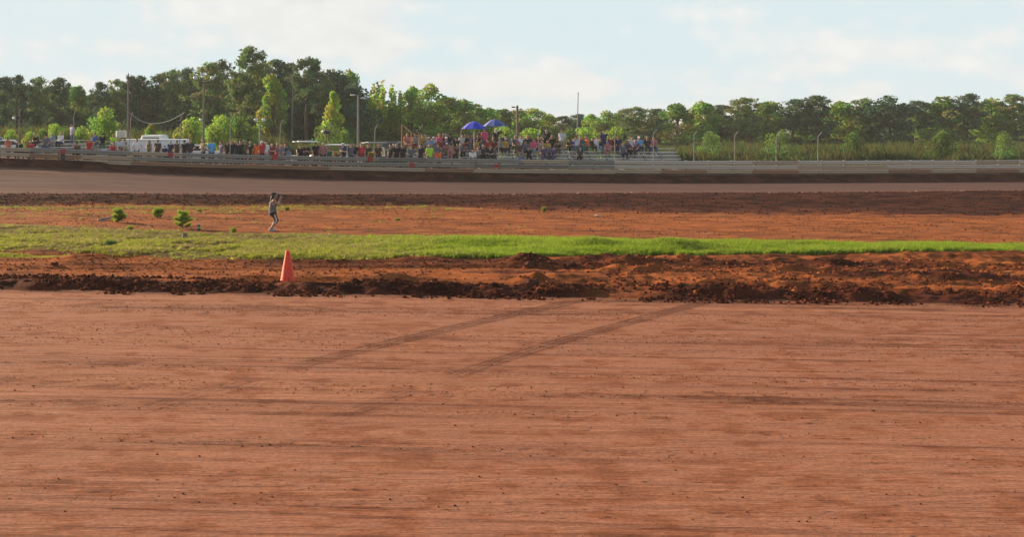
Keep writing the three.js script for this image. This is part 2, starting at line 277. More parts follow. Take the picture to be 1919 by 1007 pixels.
// ---------------------------------------------------------------- trees: tapered trunk with limbs, crowns of leaf-sized faces
class Leafage {
  constructor(R) { this.R = R; this.p = []; this.c = []; }
  spray(x, y, z, s, tone, long = 1) {                      // one leaf clump: a small bent four-cornered blade
    const R = this.R, a = R() * 6.283, b = (R() - 0.5) * 2.4, u = V(Math.cos(a) * Math.cos(b), Math.sin(b), Math.sin(a) * Math.cos(b));
    const w = V(R() - 0.5, R() - 0.5, R() - 0.5).cross(u).normalize(), n = w.clone().cross(u);
    const k = s * (0.6 + 0.8 * R()), h = k * 0.5 / long, bend = (R() - 0.5) * k * 0.4, l = k * 0.5 * Math.sqrt(long);
    const P = [u.clone().multiplyScalar(-l), w.clone().multiplyScalar(h).addScaledVector(n, bend), u.clone().multiplyScalar(l), w.clone().multiplyScalar(-h).addScaledVector(n, bend)];
    for (const i of [0, 1, 2, 0, 2, 3]) this.p.push(x + P[i].x, y + P[i].y, z + P[i].z);
    const t = 0.75 + 0.5 * R(); for (let i = 0; i < 6; i++) this.c.push(tone[0] * t, tone[1] * t, tone[2] * t);
  }
  needle(x, y, z, dx, dy, dz, len, wide, tone) { const R = this.R, d = V(dx, dy, dz).normalize(), w = V(R() - 0.5, R() - 0.5, R() - 0.5).cross(d).normalize().multiplyScalar(wide), t = 0.75 + 0.5 * R(); this.p.push(x - w.x, y - w.y, z - w.z, x + w.x, y + w.y, z + w.z, x + d.x * len, y + d.y * len, z + d.z * len); for (let i = 0; i < 3; i++) this.c.push(tone[0] * t, tone[1] * t, tone[2] * t); }
  tuft(x, y, z, r, n, s, tone, long) { const R = this.R; for (let i = 0; i < n; i++) { const a = R() * 6.283, q = 2 * R() - 1, k = r * Math.cbrt(R()), h = Math.sqrt(1 - q * q); this.spray(x + k * h * Math.cos(a), y + k * q * 0.7, z + k * h * Math.sin(a), s, tone, long); } }
  geometry() { const g = new THREE.BufferGeometry(); g.setAttribute('position', new THREE.Float32BufferAttribute(this.p, 3)); g.setAttribute('color', new THREE.Float32BufferAttribute(this.c, 3)); g.computeVertexNormals(); return g; }
}
const leafMat = (t) => new THREE.MeshPhysicalMaterial({ vertexColors: true, roughness: 0.95, transmission: t, thickness: 0, side: THREE.DoubleSide, specularIntensity: 0.12 });
const needleMat = leafMat(0.35), leafyMat = leafMat(0.55), dullLeafMat = leafMat(0.4);
const barkMat = mat(0.10, 0.075, 0.055, 0.95), paleBarkMat = mat(0.30, 0.26, 0.21, 0.9);

// each builder makes a tree 1 unit of its own metres tall and returns { crown, trunk }
function pineShape(seed, h, crownFrom, spread, tone, dens = 1) {
  const R = rng(seed), L = new Leafage(R), wood = [], lean = (R() - 0.5) * 0.05 * h;
  const axis = (t) => V(lean * t * t + 0.02 * h * Math.sin(t * 5 + seed), h * t, lean * 0.5 * t * t);
  for (let i = 0; i < 8; i++) wood.push(rod(axis(i / 8), axis((i + 1) / 8), 0.02 * h * (1 - i / 8.5), 0.02 * h * (1 - (i + 1) / 8.5), 7));
  const whorls = Math.round(h * (1 - crownFrom) * 1.5);
  for (let k = 0; k < whorls; k++) {
    const t = lerp(crownFrom, 0.97, (k + 0.4 * R()) / whorls), q = (t - crownFrom) / (1 - crownFrom);
    const reach = spread * (0.42 + 0.58 * Math.sin(Math.PI * Math.pow(q, 0.62))) * (q > 0.86 ? 0.55 : 1), nb = 4 + Math.floor(R() * 3);
    for (let b = 0; b < nb; b++) {
      if (R() < 0.13) continue;
      const a = R() * 6.283, len = reach * (0.55 + 0.6 * R()), o = axis(t), up = len * (0.12 + 0.28 * q + 0.15 * (R() - 0.5));
      const tip = o.clone().add(V(Math.cos(a) * len, up, Math.sin(a) * len));
      wood.push(rod(o, tip, 0.006 * h * (1.1 - q), 0.012, 5));
      const n = Math.max(2, Math.round(len * 1.7));
      for (let s = 0; s < n; s++) { const f = lerp(0.38, 1.04, (s + R()) / n), p = o.clone().lerp(tip, f), r = 0.5 + 0.35 * R(), tn = tone.map((v) => v * (0.75 + 0.5 * R())); L.tuft(p.x + (R() - 0.5) * 0.8, p.y + 0.12 + (R() - 0.3) * 0.6, p.z + (R() - 0.5) * 0.8, r, Math.round(17 * dens), 0.42, tn, 2.0); }
    }
  }
  const top = axis(1); for (let i = 0; i < 5; i++) L.tuft(top.x + (R() - 0.5) * 0.8, top.y - R() * 0.9, top.z + (R() - 0.5) * 0.8, 0.45, 14, 0.3, tone, 2.6);
  return { crown: L.geometry(), trunk: merge(wood), h };
}
function leafyShape(seed, h, w, tone, { from = 0.12, lobes = 26, leaf = 0.3, n = 3600, spires = 0, point = 0 } = {}) {
  const R = rng(seed), L = new Leafage(R), wood = [], cs = [];
  if (spires) for (let s = 0; s < spires; s++) {            // several upright leaders
    const x = (s / Math.max(1, spires - 1) - 0.5) * w * 0.8 + (R() - 0.5) * 0.5, z = (R() - 0.5) * w * 0.4, top = h * (s === Math.floor(spires / 2) ? 1 : 0.72 + 0.27 * R());
    for (let y = h * from; y < top; y += 0.45) { const q = (y - h * from) / (top - h * from), r = w / spires * 0.85 * Math.pow(1 - q, 0.6) + 0.18; cs.push([x + (R() - 0.5) * r * 1.1, y, z + (R() - 0.5) * r, r * (0.5 + 0.4 * R())]); }
    wood.push(rod(V(x * 0.3, 0, z * 0.3), V(x, top * 0.9, z), 0.1, 0.02, 6));
  } else {
    for (let i = 0; i < lobes; i++) {
      const q = Math.pow(R(), 0.8), y = lerp(h * from, h * 0.93, q), prof = point ? Math.pow(1 - q, 0.75) + 0.05 : Math.sin(Math.PI * (0.13 + 0.79 * q)) , a = R() * 6.283, rad = w * 0.5 * prof * Math.sqrt(R()) * (point ? 0.8 : 0.85);
      cs.push([Math.cos(a) * rad, y, Math.sin(a) * rad, (point ? 0.16 + 0.26 * prof : 0.2 + 0.14 * R()) * w * 0.62]);
    }
    cs.push([0, h - w * 0.08, 0, w * (point ? 0.05 : 0.11)]);
    for (let i = 0; i < Math.min(14, lobes); i++) { const c = cs[i]; wood.push(rod(V(0, c[1] * 0.45, 0), V(c[0], c[1], c[2]), 0.012 * h, 0.015, 5)); }
    wood.push(rod(V(0, 0, 0), V(0, h * 0.85, 0), 0.018 * h + 0.03, 0.03, 7));
  }
  const vol = cs.reduce((a, c) => a + c[3] * c[3], 0);
  for (const c of cs) {
    const k = Math.round(n * c[3] * c[3] / vol), tn = tone.map((v) => v * (0.72 + 0.56 * R()));
    for (let i = 0; i < k; i++) { const a = R() * 6.283, q = 2 * R() - 1, s = Math.sqrt(1 - q * q), r = c[3] * (0.55 + 0.5 * Math.sqrt(R())); L.spray(c[0] + r * s * Math.cos(a), c[1] + r * q * 0.85, c[2] + r * s * Math.sin(a), leaf, tn, 1.3); }
  }
  return { crown: L.geometry(), trunk: merge(wood), h };
}
const T = { pine: [0.118, 0.190, 0.105], olive: [0.225, 0.290, 0.110], dark: [0.085, 0.150, 0.085], mid: [0.20, 0.31, 0.075], bright: [0.29, 0.42, 0.080], lime: [0.42, 0.54, 0.095], pale: [0.12, 0.14, 0.085] };
const shapes = {
  pine: [0, 1, 2].map((i) => pineShape(100 + i, 13, [0.30, 0.38, 0.24][i], 2.7, T.pine)),
  olivePine: [0, 1].map((i) => pineShape(120 + i, 13, 0.26, 3.0, T.olive)),
  thinPine: [0].map((i) => pineShape(130 + i, 13, 0.40, 1.7, T.pale, 0.5)),
  darkLeafy: [0, 1, 2].map((i) => leafyShape(200 + i, 9, 6.4, T.dark, { lobes: 30, n: 4200, leaf: 0.34 })),
  midLeafy: [0, 1, 2].map((i) => leafyShape(210 + i, 8, 5.4, T.mid, { lobes: 28, n: 3800, leaf: 0.3 })),
  bright: [0, 1, 2].map((i) => leafyShape(220 + i, 8, 5, T.bright, { lobes: 30, n: 3800, leaf: 0.28 })),
  spire: [0, 1].map((i) => leafyShape(230 + i, 9, 4.2, T.lime, { spires: 4 + i, n: 5200, leaf: 0.30, from: 0.05 })),
};
function plantTree(shape, name, label, px, topY, d, widen, matl, group, k, bark = barkMat) {
  const x = atX(px, d), y = height(x, Math.min(d, 150)) - 0.2, h = atY(topY, d) - y, s = h / shape.h;
  const t = thing(name, label, 'tree', x, y, -d, k * 2.4, group);
  mesh('crown', shape.crown, matl, t); mesh('trunk', shape.trunk, bark, t);
  t.scale.set(s * widen, s, s * widen);
  return t;
}
{
  // the tall ones, built one by one
  const bigPine = pineShape(301, 15, 0.14, 3.5, [0.215, 0.280, 0.108], 1.5);
  plantTree(bigPine, 'pine_tree', 'tallest pine of the wood, broad and layered, above the black-shirted crowd', 470, 88, 162, 1.0, needleMat, null, 0.3);
  const oldPine = pineShape(302, 14, 0.52, 2.6, [0.150, 0.220, 0.100], 1.4);
  plantTree(oldPine, 'pine_tree', 'round-topped pine on a long bare trunk, second tallest of the wood', 576, 109, 172, 1.05, needleMat, null, 1.1);
  plantTree(leafyShape(303, 7, 3.1, T.lime, { lobes: 60, n: 3600, leaf: 0.24, point: 1, from: 0.02 }), 'young_tree', 'bright green cone-shaped young tree in front of dark wood', 625, 168, 140, 1.0, leafyMat, null, 0.2);
  plantTree(leafyShape(304, 5, 5.6, T.bright, { lobes: 24, n: 3000, leaf: 0.24, from: 0.1 }), 'young_tree', 'bushy bright young tree behind the seated crowd, between two light posts', 195, 204, 128, 0.72, leafyMat, null, 0.5);
  plantTree(leafyShape(305, 3, 2.2, T.bright, { lobes: 16, n: 1400, leaf: 0.2, from: 0.05 }), 'young_tree', 'small round bright tree just above the white vehicle roof', 283, 233, 130, 0.8, leafyMat, null, 0.9);
  plantTree(leafyShape(306, 9, 4.2, T.bright, { lobes: 30, n: 4000, leaf: 0.28, from: 0.1 }), 'leafy_tree', 'light green leafy tree leaning against the tallest pine', 512, 140, 156, 0.95, leafyMat, null, 0.9);
  // [px, top, distance, kind, variant, widen, label]
  const list = [
    [10, 143, 178, 'pine', 0, 1.0, 'dark shaggy pine at the very edge of the photo'],
    [32, 141, 182, 'pine', 1, 0.9, 'dark pine with a twin, second from the photo edge'],
    [76, 146, 180, 'olivePine', 0, 0.95, 'olive-tinted pine standing above the seated man in yellow-green'],
    [113, 147, 182, 'pine', 2, 1.0, 'dense pine above the standing man in pale shirt'],
    [146, 163, 195, 'midLeafy', 0, 0.8, 'low pale leafy tree in the dip of the tree line'],
    [192, 154, 186, 'pine', 1, 1.0, 'rounded pine directly above the bushy bright young tree'],
    [221, 150, 188, 'olivePine', 1, 0.8, 'ragged olive pine beside the tall thin wooden pole'],
    [245, 141, 184, 'pine', 0, 0.8, 'narrow pine right behind the tall thin wooden pole'],
    [264, 143, 186, 'pine', 2, 0.85, 'narrow dark pine above the sagging cable'],
    [295, 139, 184, 'pine', 1, 1.05, 'open-crowned pine above the middle of the sagging cable'],
    [327, 133, 182, 'olivePine', 0, 0.95, 'broad olive pine above the far end of the cable'],
    [354, 126, 184, 'pine', 0, 0.8, 'thin pine with sky gaps beside the double floodlight pole'],
    [388, 119, 174, 'olivePine', 1, 1.1, 'large olive pine behind the double floodlight pole'],
    [418, 111, 186, 'thinPine', 0, 1.1, 'sparse pale grey tree between two large pines'],
    [437, 150, 170, 'olivePine', 0, 0.8, 'shorter olive pine in front of the sparse pale tree'],
    [517, 114, 182, 'pine', 2, 1.0, 'dark pine close behind the tallest pine'],
    [548, 119, 184, 'pine', 1, 0.9, 'dark pine between the tallest pine and the round-topped pine'],
    [608, 150, 178, 'olivePine', 1, 0.8, 'olive pine tucked under the round-topped pine'],
    [622, 136, 186, 'darkLeafy', 0, 0.95, 'dark dome-shaped tree behind the cone-shaped young tree'],
    [652, 131, 192, 'bright', 0, 0.7, 'small lit treetop poking out above dark domed trees'],
    [664, 158, 178, 'darkLeafy', 1, 1.0, 'dark broad tree behind the two-armed street lamp'],
    [697, 153, 184, 'spire', 0, 0.9, 'yellow-green tree with spiky tops just past the street lamp'],
    [724, 147, 186, 'spire', 1, 1.0, 'tallest of the yellow-green trees with spiky tops'],
    [748, 166, 184, 'spire', 0, 0.8, 'shorter yellow-green spiky tree above the rusty stair rail'],
    [772, 162, 186, 'bright', 1, 0.8, 'bright green tree with a notched top above the stands'],
    [808, 157, 180, 'bright', 2, 1.15, 'big rounded bright green tree above the stands'],
    [840, 184, 186, 'midLeafy', 1, 0.9, 'mid green tree sloping down beside the big rounded bright tree'],
    [866, 186, 188, 'bright', 0, 0.8, 'bright small tree above the blue canopy with white panel'],
    [892, 196, 192, 'midLeafy', 2, 0.9, 'mid green tree between the two canopies'],
    [915, 202, 195, 'bright', 1, 0.8, 'small bright tree above the grey blue canopy'],
    [940, 206, 200, 'midLeafy', 0, 1.0, 'low mid green tree past the grey blue canopy'],
    [972, 207, 205, 'midLeafy', 1, 1.0, 'low tree behind the pole with a small lamp'],
    [1000, 203, 196, 'bright', 2, 1.1, 'bright spreading tree above the stand, past the lamp pole'],
    [1030, 214, 200, 'bright', 0, 0.9, 'low bright tree above the man in black on the top row'],
    [1056, 217, 215, 'pine', 0, 1.2, 'low dark pine to one side of the bare flag pole'],
    [1080, 214, 218, 'pine', 1, 1.3, 'low dark pine straight behind the bare flag pole'],
    [1108, 214, 205, 'bright', 1, 0.9, 'bright tree above the woman in orange-red'],
    [1136, 207, 200, 'bright', 2, 0.9, 'bright tree behind the standing man in dark blue'],
    [1164, 209, 205, 'midLeafy', 2, 0.9, 'mid green tree above the end of the dark guard rail'],
    [1192, 202, 190, 'olivePine', 0, 1.4, 'dark olive pine where the photo ends above the stands'],
    [1232, 205, 196, 'pine', 2, 1.3, 'dark pine behind the last stand'],
    [1268, 196, 190, 'midLeafy', 0, 1.0, 'mid green tree behind the last light post of the stands'],
    [1312, 190, 186, 'bright', 0, 1.0, 'bright leafy tree past the end of the stands'],
    [1352, 196, 190, 'pine', 0, 1.2, 'dark pine beside the bright tree past the stands'],
    [1398, 184, 184, 'olivePine', 1, 1.1, 'tall olive pine well past the end of the stands'],
    [1440, 192, 188, 'midLeafy', 1, 1.1, 'leafy tree between olive pine and dark pines past the stands'],
    [1486, 186, 184, 'pine', 1, 1.1, 'dark pine with a bare top past the stands'],
    [1530, 180, 182, 'pine', 2, 1.1, 'tallest dark pine past the end of the stands'],
    [1574, 190, 186, 'bright', 1, 1.0, 'bright tree in the middle of the wood past the stands'],
    [1622, 186, 184, 'olivePine', 0, 1.0, 'olive pine beyond the bright tree past the stands'],
    [1668, 180, 182, 'darkLeafy', 2, 1.0, 'dark domed tree far past the stands'],
    [1716, 188, 186, 'pine', 0, 1.1, 'dark pine beyond the domed tree far past the stands'],
    [1764, 182, 184, 'midLeafy', 2, 1.1, 'leafy mid green tree far past the stands'],
    [1812, 176, 182, 'pine', 1, 1.0, 'slim dark pine near the far end of the wood'],
    [1856, 184, 184, 'bright', 2, 1.0, 'bright rounded tree near the far end of the wood'],
    [1904, 178, 182, 'olivePine', 1, 1.0, 'last olive pine of the wood'],
  ];
  list.forEach(([px, top, d, kind, v, wd, label], i) => plantTree(shapes[kind][v], /ine$/.test(kind) ? 'pine_tree' : 'leafy_tree', label, px, top, d, px > 830 ? wd * 1.45 : wd, kind === 'spire' || kind === 'bright' ? leafyMat : /ine$/.test(kind) ? needleMat : dullLeafMat, null, i));

  // sunlit bushes at the foot of the wood
  const bush = [0, 1, 2].map((i) => leafyShape(400 + i, 3, 4.6, [T.bright, T.mid, [0.13, 0.19, 0.05]][i], { lobes: 22, n: 2200, leaf: 0.2, from: 0.0 }));
  [[22, 246, 122, 0, 'bright bush behind the parked white car'], [60, 250, 120, 0, 'bright bush behind the seated man in yellow-green'], [84, 246, 126, 2, 'dull bush above the row of grey-shirted sitters'], [108, 236, 124, 0, 'taller bright bush above the man in white on the bench'], [128, 246, 125, 2, 'weedy bush behind the standing man in pale shirt'], [152, 241, 122, 0, 'bright bush just past the standing man'], [176, 250, 124, 1, 'green bush above the woman in red'],
   [305, 252, 126, 1, 'small bush past the white vehicle roof'], [335, 254, 124, 2, 'weedy bush behind the post with a black box'], [362, 226, 124, 0, 'big bright bush beside the double floodlight pole'], [398, 236, 120, 0, 'bright bush above the man in bright blue'], [424, 222, 126, 0, 'high bright bush above the man in lavender'], [448, 226, 128, 2, 'bright bush in front of the tallest pine trunk'], [466, 238, 124, 1, 'bush at the foot of the tallest pine'], [612, 238, 132, 1, 'bush at the foot of the cone-shaped tree'], [645, 246, 130, 1, 'dull bush beside the street lamp pole'],
   [950, 243, 120, 0, 'bright bush behind the stand by the grey blue canopy'], [990, 246, 122, 0, 'bright bush behind the stand by the lamp pole'], [1068, 250, 121, 2, 'yellowish bush behind the stand under the flag pole'], [1100, 247, 123, 0, 'bright bush behind the woman in orange-red'], [1146, 244, 120, 0, 'yellow-green bush past the standing man in dark blue'], [1330, 254, 126, 1, 'small bush past the end of the stands'], [1460, 252, 128, 1, 'green bush under the wood past the stands'], [1600, 254, 126, 2, 'small dull bush under the far wood'], [1760, 252, 126, 2, 'weedy bush under the far wood'], [1880, 254, 124, 1, 'small bush at the far end of the wood']]
    .forEach(([px, top, d, v, label], i) => { const t = plantTree(bush[v], 'bush', label, px, top, d, 0.55 + 0.25 * ((i * 7) % 5) / 5, v === 1 ? dullLeafMat : leafyMat, null, i); t.userData.category = 'bush'; });

  // the deep wood behind, one mass
  const R = rng(77), topOf = table([[-250, 160], [0, 160], [60, 165], [120, 165], [150, 176], [200, 172], [300, 160], [380, 145], [450, 132], [520, 132], [600, 145], [660, 158], [700, 172], [790, 182], [840, 190], [900, 203], [960, 211], [1050, 217], [1200, 208], [1300, 198], [1450, 192], [1919, 184], [2300, 184]]);
  const mass = [leafyShape(500, 9, 7, [0.090, 0.160, 0.098], { lobes: 34, n: 3400, leaf: 0.42, from: 0.0 }), leafyShape(501, 9, 6, [0.165, 0.245, 0.082], { lobes: 34, n: 3400, leaf: 0.42, from: 0.0 })];
  mass.forEach((m, k) => {
    const spots = [];
    for (let px = -240 + k * 22; px < 2250; px += 30) for (const [d, drop] of [[206, 6], [190, 38], [176, 62]]) {
      if (R() < (k === (px > 640 ? 1 : 0) ? 0.04 : 0.55)) continue;
      if (k === 0 && px > 640 && d !== 206) continue;
      const q = px + (R() - 0.5) * 24, dd = d + R() * 12, x = atX(q, dd), top = Math.min(topOf(q) + drop + R() * 14, 262);
      spots.push([x, height(x, 150) - 0.4, -dd, (atY(top, dd) - 0.6) / 9, R() * 6.28]);
    }
    const im = new THREE.InstancedMesh(m.crown, dullLeafMat, spots.length), M = new THREE.Matrix4(), Q = new THREE.Quaternion();
    spots.forEach(([x, y, z, s, a], i) => im.setMatrixAt(i, M.compose(V(x, y, z), Q.setFromAxisAngle(V(0, 1, 0), a), V(clamp(s, 0.55, 1.3), s, clamp(s, 0.55, 1.3)))));
    im.name = numbered('woodland'); tag(im, 'deep dark wood behind the single trees', null, null, 'stuff'); scene.add(im);
  });
}

// ---------------------------------------------------------------- guard rail, fence posts, poles
const steelMat = mat(0.31, 0.275, 0.235, 0.75, { metalness: 0.1 }), steelDull = mat(0.23, 0.20, 0.17, 0.8, { metalness: 0.1 }), steelRust = mat(0.36, 0.20, 0.12, 0.8, { metalness: 0.15 }), steelBeige = mat(0.46, 0.35, 0.25, 0.8), steelPale = mat(0.56, 0.48, 0.40, 0.75);
const postMat = mat(0.16, 0.12, 0.09, 0.9), redPaint = mat(0.42, 0.035, 0.03, 0.7), darkMetal = mat(0.035, 0.035, 0.04, 0.6), greyPole = mat(0.29, 0.28, 0.25, 0.75), woodPole = mat(0.20, 0.165, 0.125, 0.9), whitePaint = mat(0.78, 0.78, 0.75, 0.45), lampGlass = mat(0.62, 0.65, 0.66, 0.3);
const PANEL = 3.81;
const beamShape = (() => {                                 // W-section rail, 310 mm deep, rolled from 4 mm sheet
  const prof = [[-0.155, 0], [-0.135, 0.03], [-0.105, 0.075], [-0.06, 0.08], [-0.03, 0.03], [0, 0.015], [0.03, 0.03], [0.06, 0.08], [0.105, 0.075], [0.135, 0.03], [0.155, 0]];
  const s = new THREE.Shape(); prof.forEach(([y, z], i) => i ? s.lineTo(z, y) : s.moveTo(z, y)); for (let i = prof.length - 1; i >= 0; i--) s.lineTo(prof[i][1] - 0.012, prof[i][0]);
  const g = new THREE.ExtrudeGeometry(s, { depth: PANEL + 0.14, bevelEnabled: false }); g.translate(0, 0, -PANEL / 2 - 0.07); g.rotateY(Math.PI / 2); g.scale(1, 1, -1);
  const idx = []; for (let i = 0; i < g.attributes.position.count; i += 3) idx.push(i, i + 2, i + 1); g.setIndex(idx); const q = g.toNonIndexed(); q.computeVertexNormals(); return q;
})();
const railPost = rbox(0.15, 1.75, 0.2, 0, -0.8, 0, 0.01);
function guardRail(label, x0, x1, tiers, pick) {
  const t = thing('guard_rail', label, 'guard rail', x0, 0, -wallD(x0)), R = rng(Math.round(x0 * 7 + 900));
  const put = (name, geo, m, x, y, z, ry = 0, rz = 0) => { const o = mesh(name, geo, m, t); o.position.set(x - x0, y, z + wallD(x0)); o.rotation.set(0, ry, rz); return o; };
  const n = Math.floor((x1 - x0) / PANEL);
  for (let k = 0; k < n; k++) {
    const xa = x0 + k * PANEL, xb = xa + PANEL, xm = (xa + xb) / 2, slope = Math.atan2(wallTop(xb) - wallTop(xa), PANEL), yaw = Math.atan2(wallD(xb) - wallD(xa), PANEL);
    tiers.forEach((drop, i) => { if (i === 2 && xb < -15.5) return; put('rail_beam', beamShape, pick(i, xm, R()), xm, wallTop(xm) - 0.155 - drop + (R() - 0.5) * 0.03, -wallD(xm) + (k % 2) * 0.006 + (R() - 0.5) * 0.03, yaw + (R() - 0.5) * 0.006, slope + (R() - 0.5) * 0.008); });
    for (const x of [xa + 0.2, xm + 0.2]) put('post', railPost, postMat, x, wallTop(x) - 0.03, -wallD(x) - 0.125);
  }
  return [t, put];
}
const railJoin = atX(1152, 99.6);
{
  const [t, put] = guardRail('long grey steel guard rail of stacked ribbed beams with red panels, below the crowd', railJoin - 15 * PANEL, railJoin, [0, 0.40, 0.79], (i, x, r) => i === 2 ? (r < 0.55 ? steelRust : steelBeige) : i === 1 && x < -15 ? (r < 0.7 ? steelBeige : steelRust) : r < 0.5 ? steelMat : r < 0.85 ? steelDull : steelBeige);
  const panel = rbox(0.38, 0.31, 0.02, 0, 0, 0, 0.01), bar = rbox(0.34, 0.62, 0.03, 0, 0, 0, 0.01), flag = new THREE.PlaneGeometry(0.3, 0.42, 6, 8);
  for (let i = 0; i < flag.attributes.position.count; i++) flag.attributes.position.setZ(i, 0.035 * Math.sin(flag.attributes.position.getX(i) * 22 + flag.attributes.position.getY(i) * 5)); flag.computeVertexNormals();
  for (const [px, drop] of [[119, 0], [320, 0], [515, 0], [693, 0], [772, 0.40], [930, 0.40]]) {
    const x = atX(px, wallD(0) + 0.1 * atX(px, 97)); put('red_panel', panel, redPaint, x, wallTop(x) - 0.16 - drop, -wallD(x) + 0.115).userData.label = 'red painted panel on the rail';
    if (px === 119) put('dark_panel', bar, darkMetal, x, wallTop(x) - 0.63, -wallD(x) + 0.13);
    if (px === 515) { const f = put('red_flag', flag, mat(0.55, 0.03, 0.04, 0.8, { side: THREE.DoubleSide }), x + 0.05, wallTop(x) - 0.12, -wallD(x) + 0.19); f.userData.label = 'small red flag hanging over the rail'; }
  }
  guardRail('newer pale steel guard rail section that carries on where the grey one ends', railJoin + 0.06, railJoin + 11 * PANEL, [0, 0.38, 0.74], (i, x, r) => i === 2 ? (r < 0.6 ? steelBeige : steelRust) : r < 0.75 ? steelPale : steelBeige);
}
function lampBox(t, x, y, z, s = 1) {                      // boxy black floodlight with a pale reflector
  const b = mesh('lamp_head', merge([rbox(0.42 * s, 0.22 * s, 0.3 * s, 0, 0, 0, 0.04), rod(V(0, -0.1 * s, 0), V(0, -0.3 * s, 0), 0.03, 0.03, 6)]), darkMetal, t); b.position.set(x, y, z); return b;
}
{
  const bent = (px, topY, bx, label, extra) => {
    const d = wallD(atX(px, 98)) + 0.35, x = atX(bx, d), y = height(x, d) - 0.1, top = atY(topY + 8, d) - y, tx = atX(px, d) - x;
    const t = thing('fence_post', label, 'fence post', x, y, -d, 0, 'bent-topped fence posts behind the guard rail');
    mesh('post', rod(V(0, 0, 0), V(tx, top, 0), 0.030, 0.028, 8), greyPole, t);
    mesh('bent_top', rod(V(tx, top - 0.02, 0), V(tx + 0.19, top + 0.34, 0.30), 0.030, 0.030, 8), greyPole, t);
    mesh('base_plate', rbox(0.2, 0.03, 0.2, 0, 0.1, 0, 0.008), steelDull, t);
    if (extra) extra(t, tx, top);
    return t;
  };
  const dish = (t, x, y, z, r) => { const g = new THREE.SphereGeometry(r, 14, 8, 0, 6.284, 0, 1.6); g.rotateX(1.2); const m = mesh('reflector', g, lampGlass, t); m.position.set(x, y, z); };
  bent(37, 204, 35, 'bent-topped post with a round white lamp and black box, by the parked white car', (t, x, y) => { lampBox(t, x - 0.1, y - 0.35, 0.1, 0.8); dish(t, x - 0.34, y - 0.42, 0.1, 0.15); });
  bent(139, 208, 139, 'plain bent-topped post beside the man standing in a pale shirt');
  bent(246, 211, 241, 'bent-topped post just past the tall thin wooden pole, in front of the white trailer');
  bent(338, 218, 336, 'bent-topped post with a small black box, before the white trailer end', (t, x, y) => lampBox(t, x - 0.14, y - 0.12, 0.05, 0.75));
  bent(432, 223, 431, 'bent-topped post in the group of black shirts');
  bent(526, 226, 523, 'bent-topped post between the plaid shirt and the golf cart');
  bent(614, 246, 611, 'short post topped by a wide black floodlight, before the cone-shaped tree', (t, x, y) => { lampBox(t, x - 0.05, y + 0.25, 0.05, 1.15); dish(t, x - 0.32, y + 0.3, -0.02, 0.14); });
  bent(703, 233, 699, 'bent-topped post in front of the grey-roofed golf cart');
  bent(787, 234, 779, 'leaning bent-topped post at the rusty stair rail', (t, x, y) => lampBox(t, x - 0.08, y - 0.15, 0.05, 0.8));
  bent(864, 238, 859, 'leaning post under the edge of the blue canopy');
  bent(937, 236, 931, 'bent-topped post with a black lamp under the grey blue canopy', (t, x, y) => lampBox(t, x - 0.1, y - 0.2, 0.05, 1));
  bent(1009, 237, 1007, 'bent-topped post beside the woman in hot pink sitting on the stand');
  bent(1152, 241, 1150, 'bent-topped post where the grey and pale guard rails meet');
  bent(1224, 243, 1223, 'bent-topped post at the end of the stands');
  bent(1300, 245, 1299, 'bent-topped post past the stands, nearest to them');
  bent(1376, 246, 1375, 'bent-topped post past the stands, second from them');
  bent(1454, 247, 1453, 'bent-topped post past the stands, third from them');
  bent(1532, 248, 1531, 'bent-topped post past the stands, fourth from them');

  const pole = (px, topY, d, name, label, cat, r0, r1, m, lean = 0) => { const x = atX(px, d), y = height(x, d) - 0.2, h = atY(topY, d) - y; const t = thing(name, label, cat, x, y, -d); mesh('pole', rod(V(0, 0, 0), V(lean, h, 0), r0, r1, 10), m, t); return [t, h]; };
  { const [t, h] = pole(240, 139, 118, 'utility_pole', 'tall thin wooden pole that the sagging cable hangs from', 'utility pole', 0.10, 0.07, woodPole, 0.05);
    mesh('insulator', merge([rod(V(0.05, h - 0.05, 0), V(0.05, h + 0.1, 0), 0.04, 0.03, 6), rbox(0.3, 0.06, 0.06, 0.05, h - 0.4, 0.1, 0.01)]), darkMetal, t); }
  { const [t, h] = pole(381, 149, 114, 'floodlight_pole', 'tall grey pole with a crossbar and two round white floodlights', 'light pole', 0.115, 0.085, woodPole, 0.08);
    mesh('crossbar', merge([rbox(0.95, 0.10, 0.10, 0.05, h - 0.28, 0, 0.02), rbox(0.5, 0.06, 0.06, 0.05, h - 0.1, 0, 0.02)]), darkMetal, t);
    for (const s of [-1, 1]) { const g = new THREE.SphereGeometry(0.21, 18, 10, 0, 6.284, 0, 1.3); g.rotateX(1.15); const o = mesh('floodlight', g, lampGlass, t); o.position.set(0.06 + s * 0.78, h + 0.12, 0); mesh('lamp_arm', rod(V(0.06 + s * 0.45, h - 0.25, 0), V(0.06 + s * 0.74, h + 0.02, 0), 0.03, 0.03, 6), darkMetal, t); }
    const g = new THREE.SphereGeometry(0.14, 12, 8); const o = mesh('small_lamp', g, lampGlass, t); o.position.set(-0.2, atY(225, 114) - t.position.y, 0.05); }
  { const [t, h] = pole(487, 230, 112, 'lamp_pole', 'short pole with two round white lamps on a crossbar, before the tallest pine', 'light pole', 0.085, 0.07, greyPole);
    mesh('crossbar', rbox(0.85, 0.08, 0.08, 0, h, 0, 0.02), darkMetal, t);
    for (const s of [-1, 1]) { const g = new THREE.SphereGeometry(0.17, 16, 10); g.scale(1, 1, 0.6); const o = mesh('lamp_globe', g, lampGlass, t); o.position.set(s * 0.36, h + 0.24, 0.02); mesh('lamp_bracket', rod(V(s * 0.36, h, 0), V(s * 0.36, h + 0.12, 0), 0.03, 0.03, 6), darkMetal, t); } }
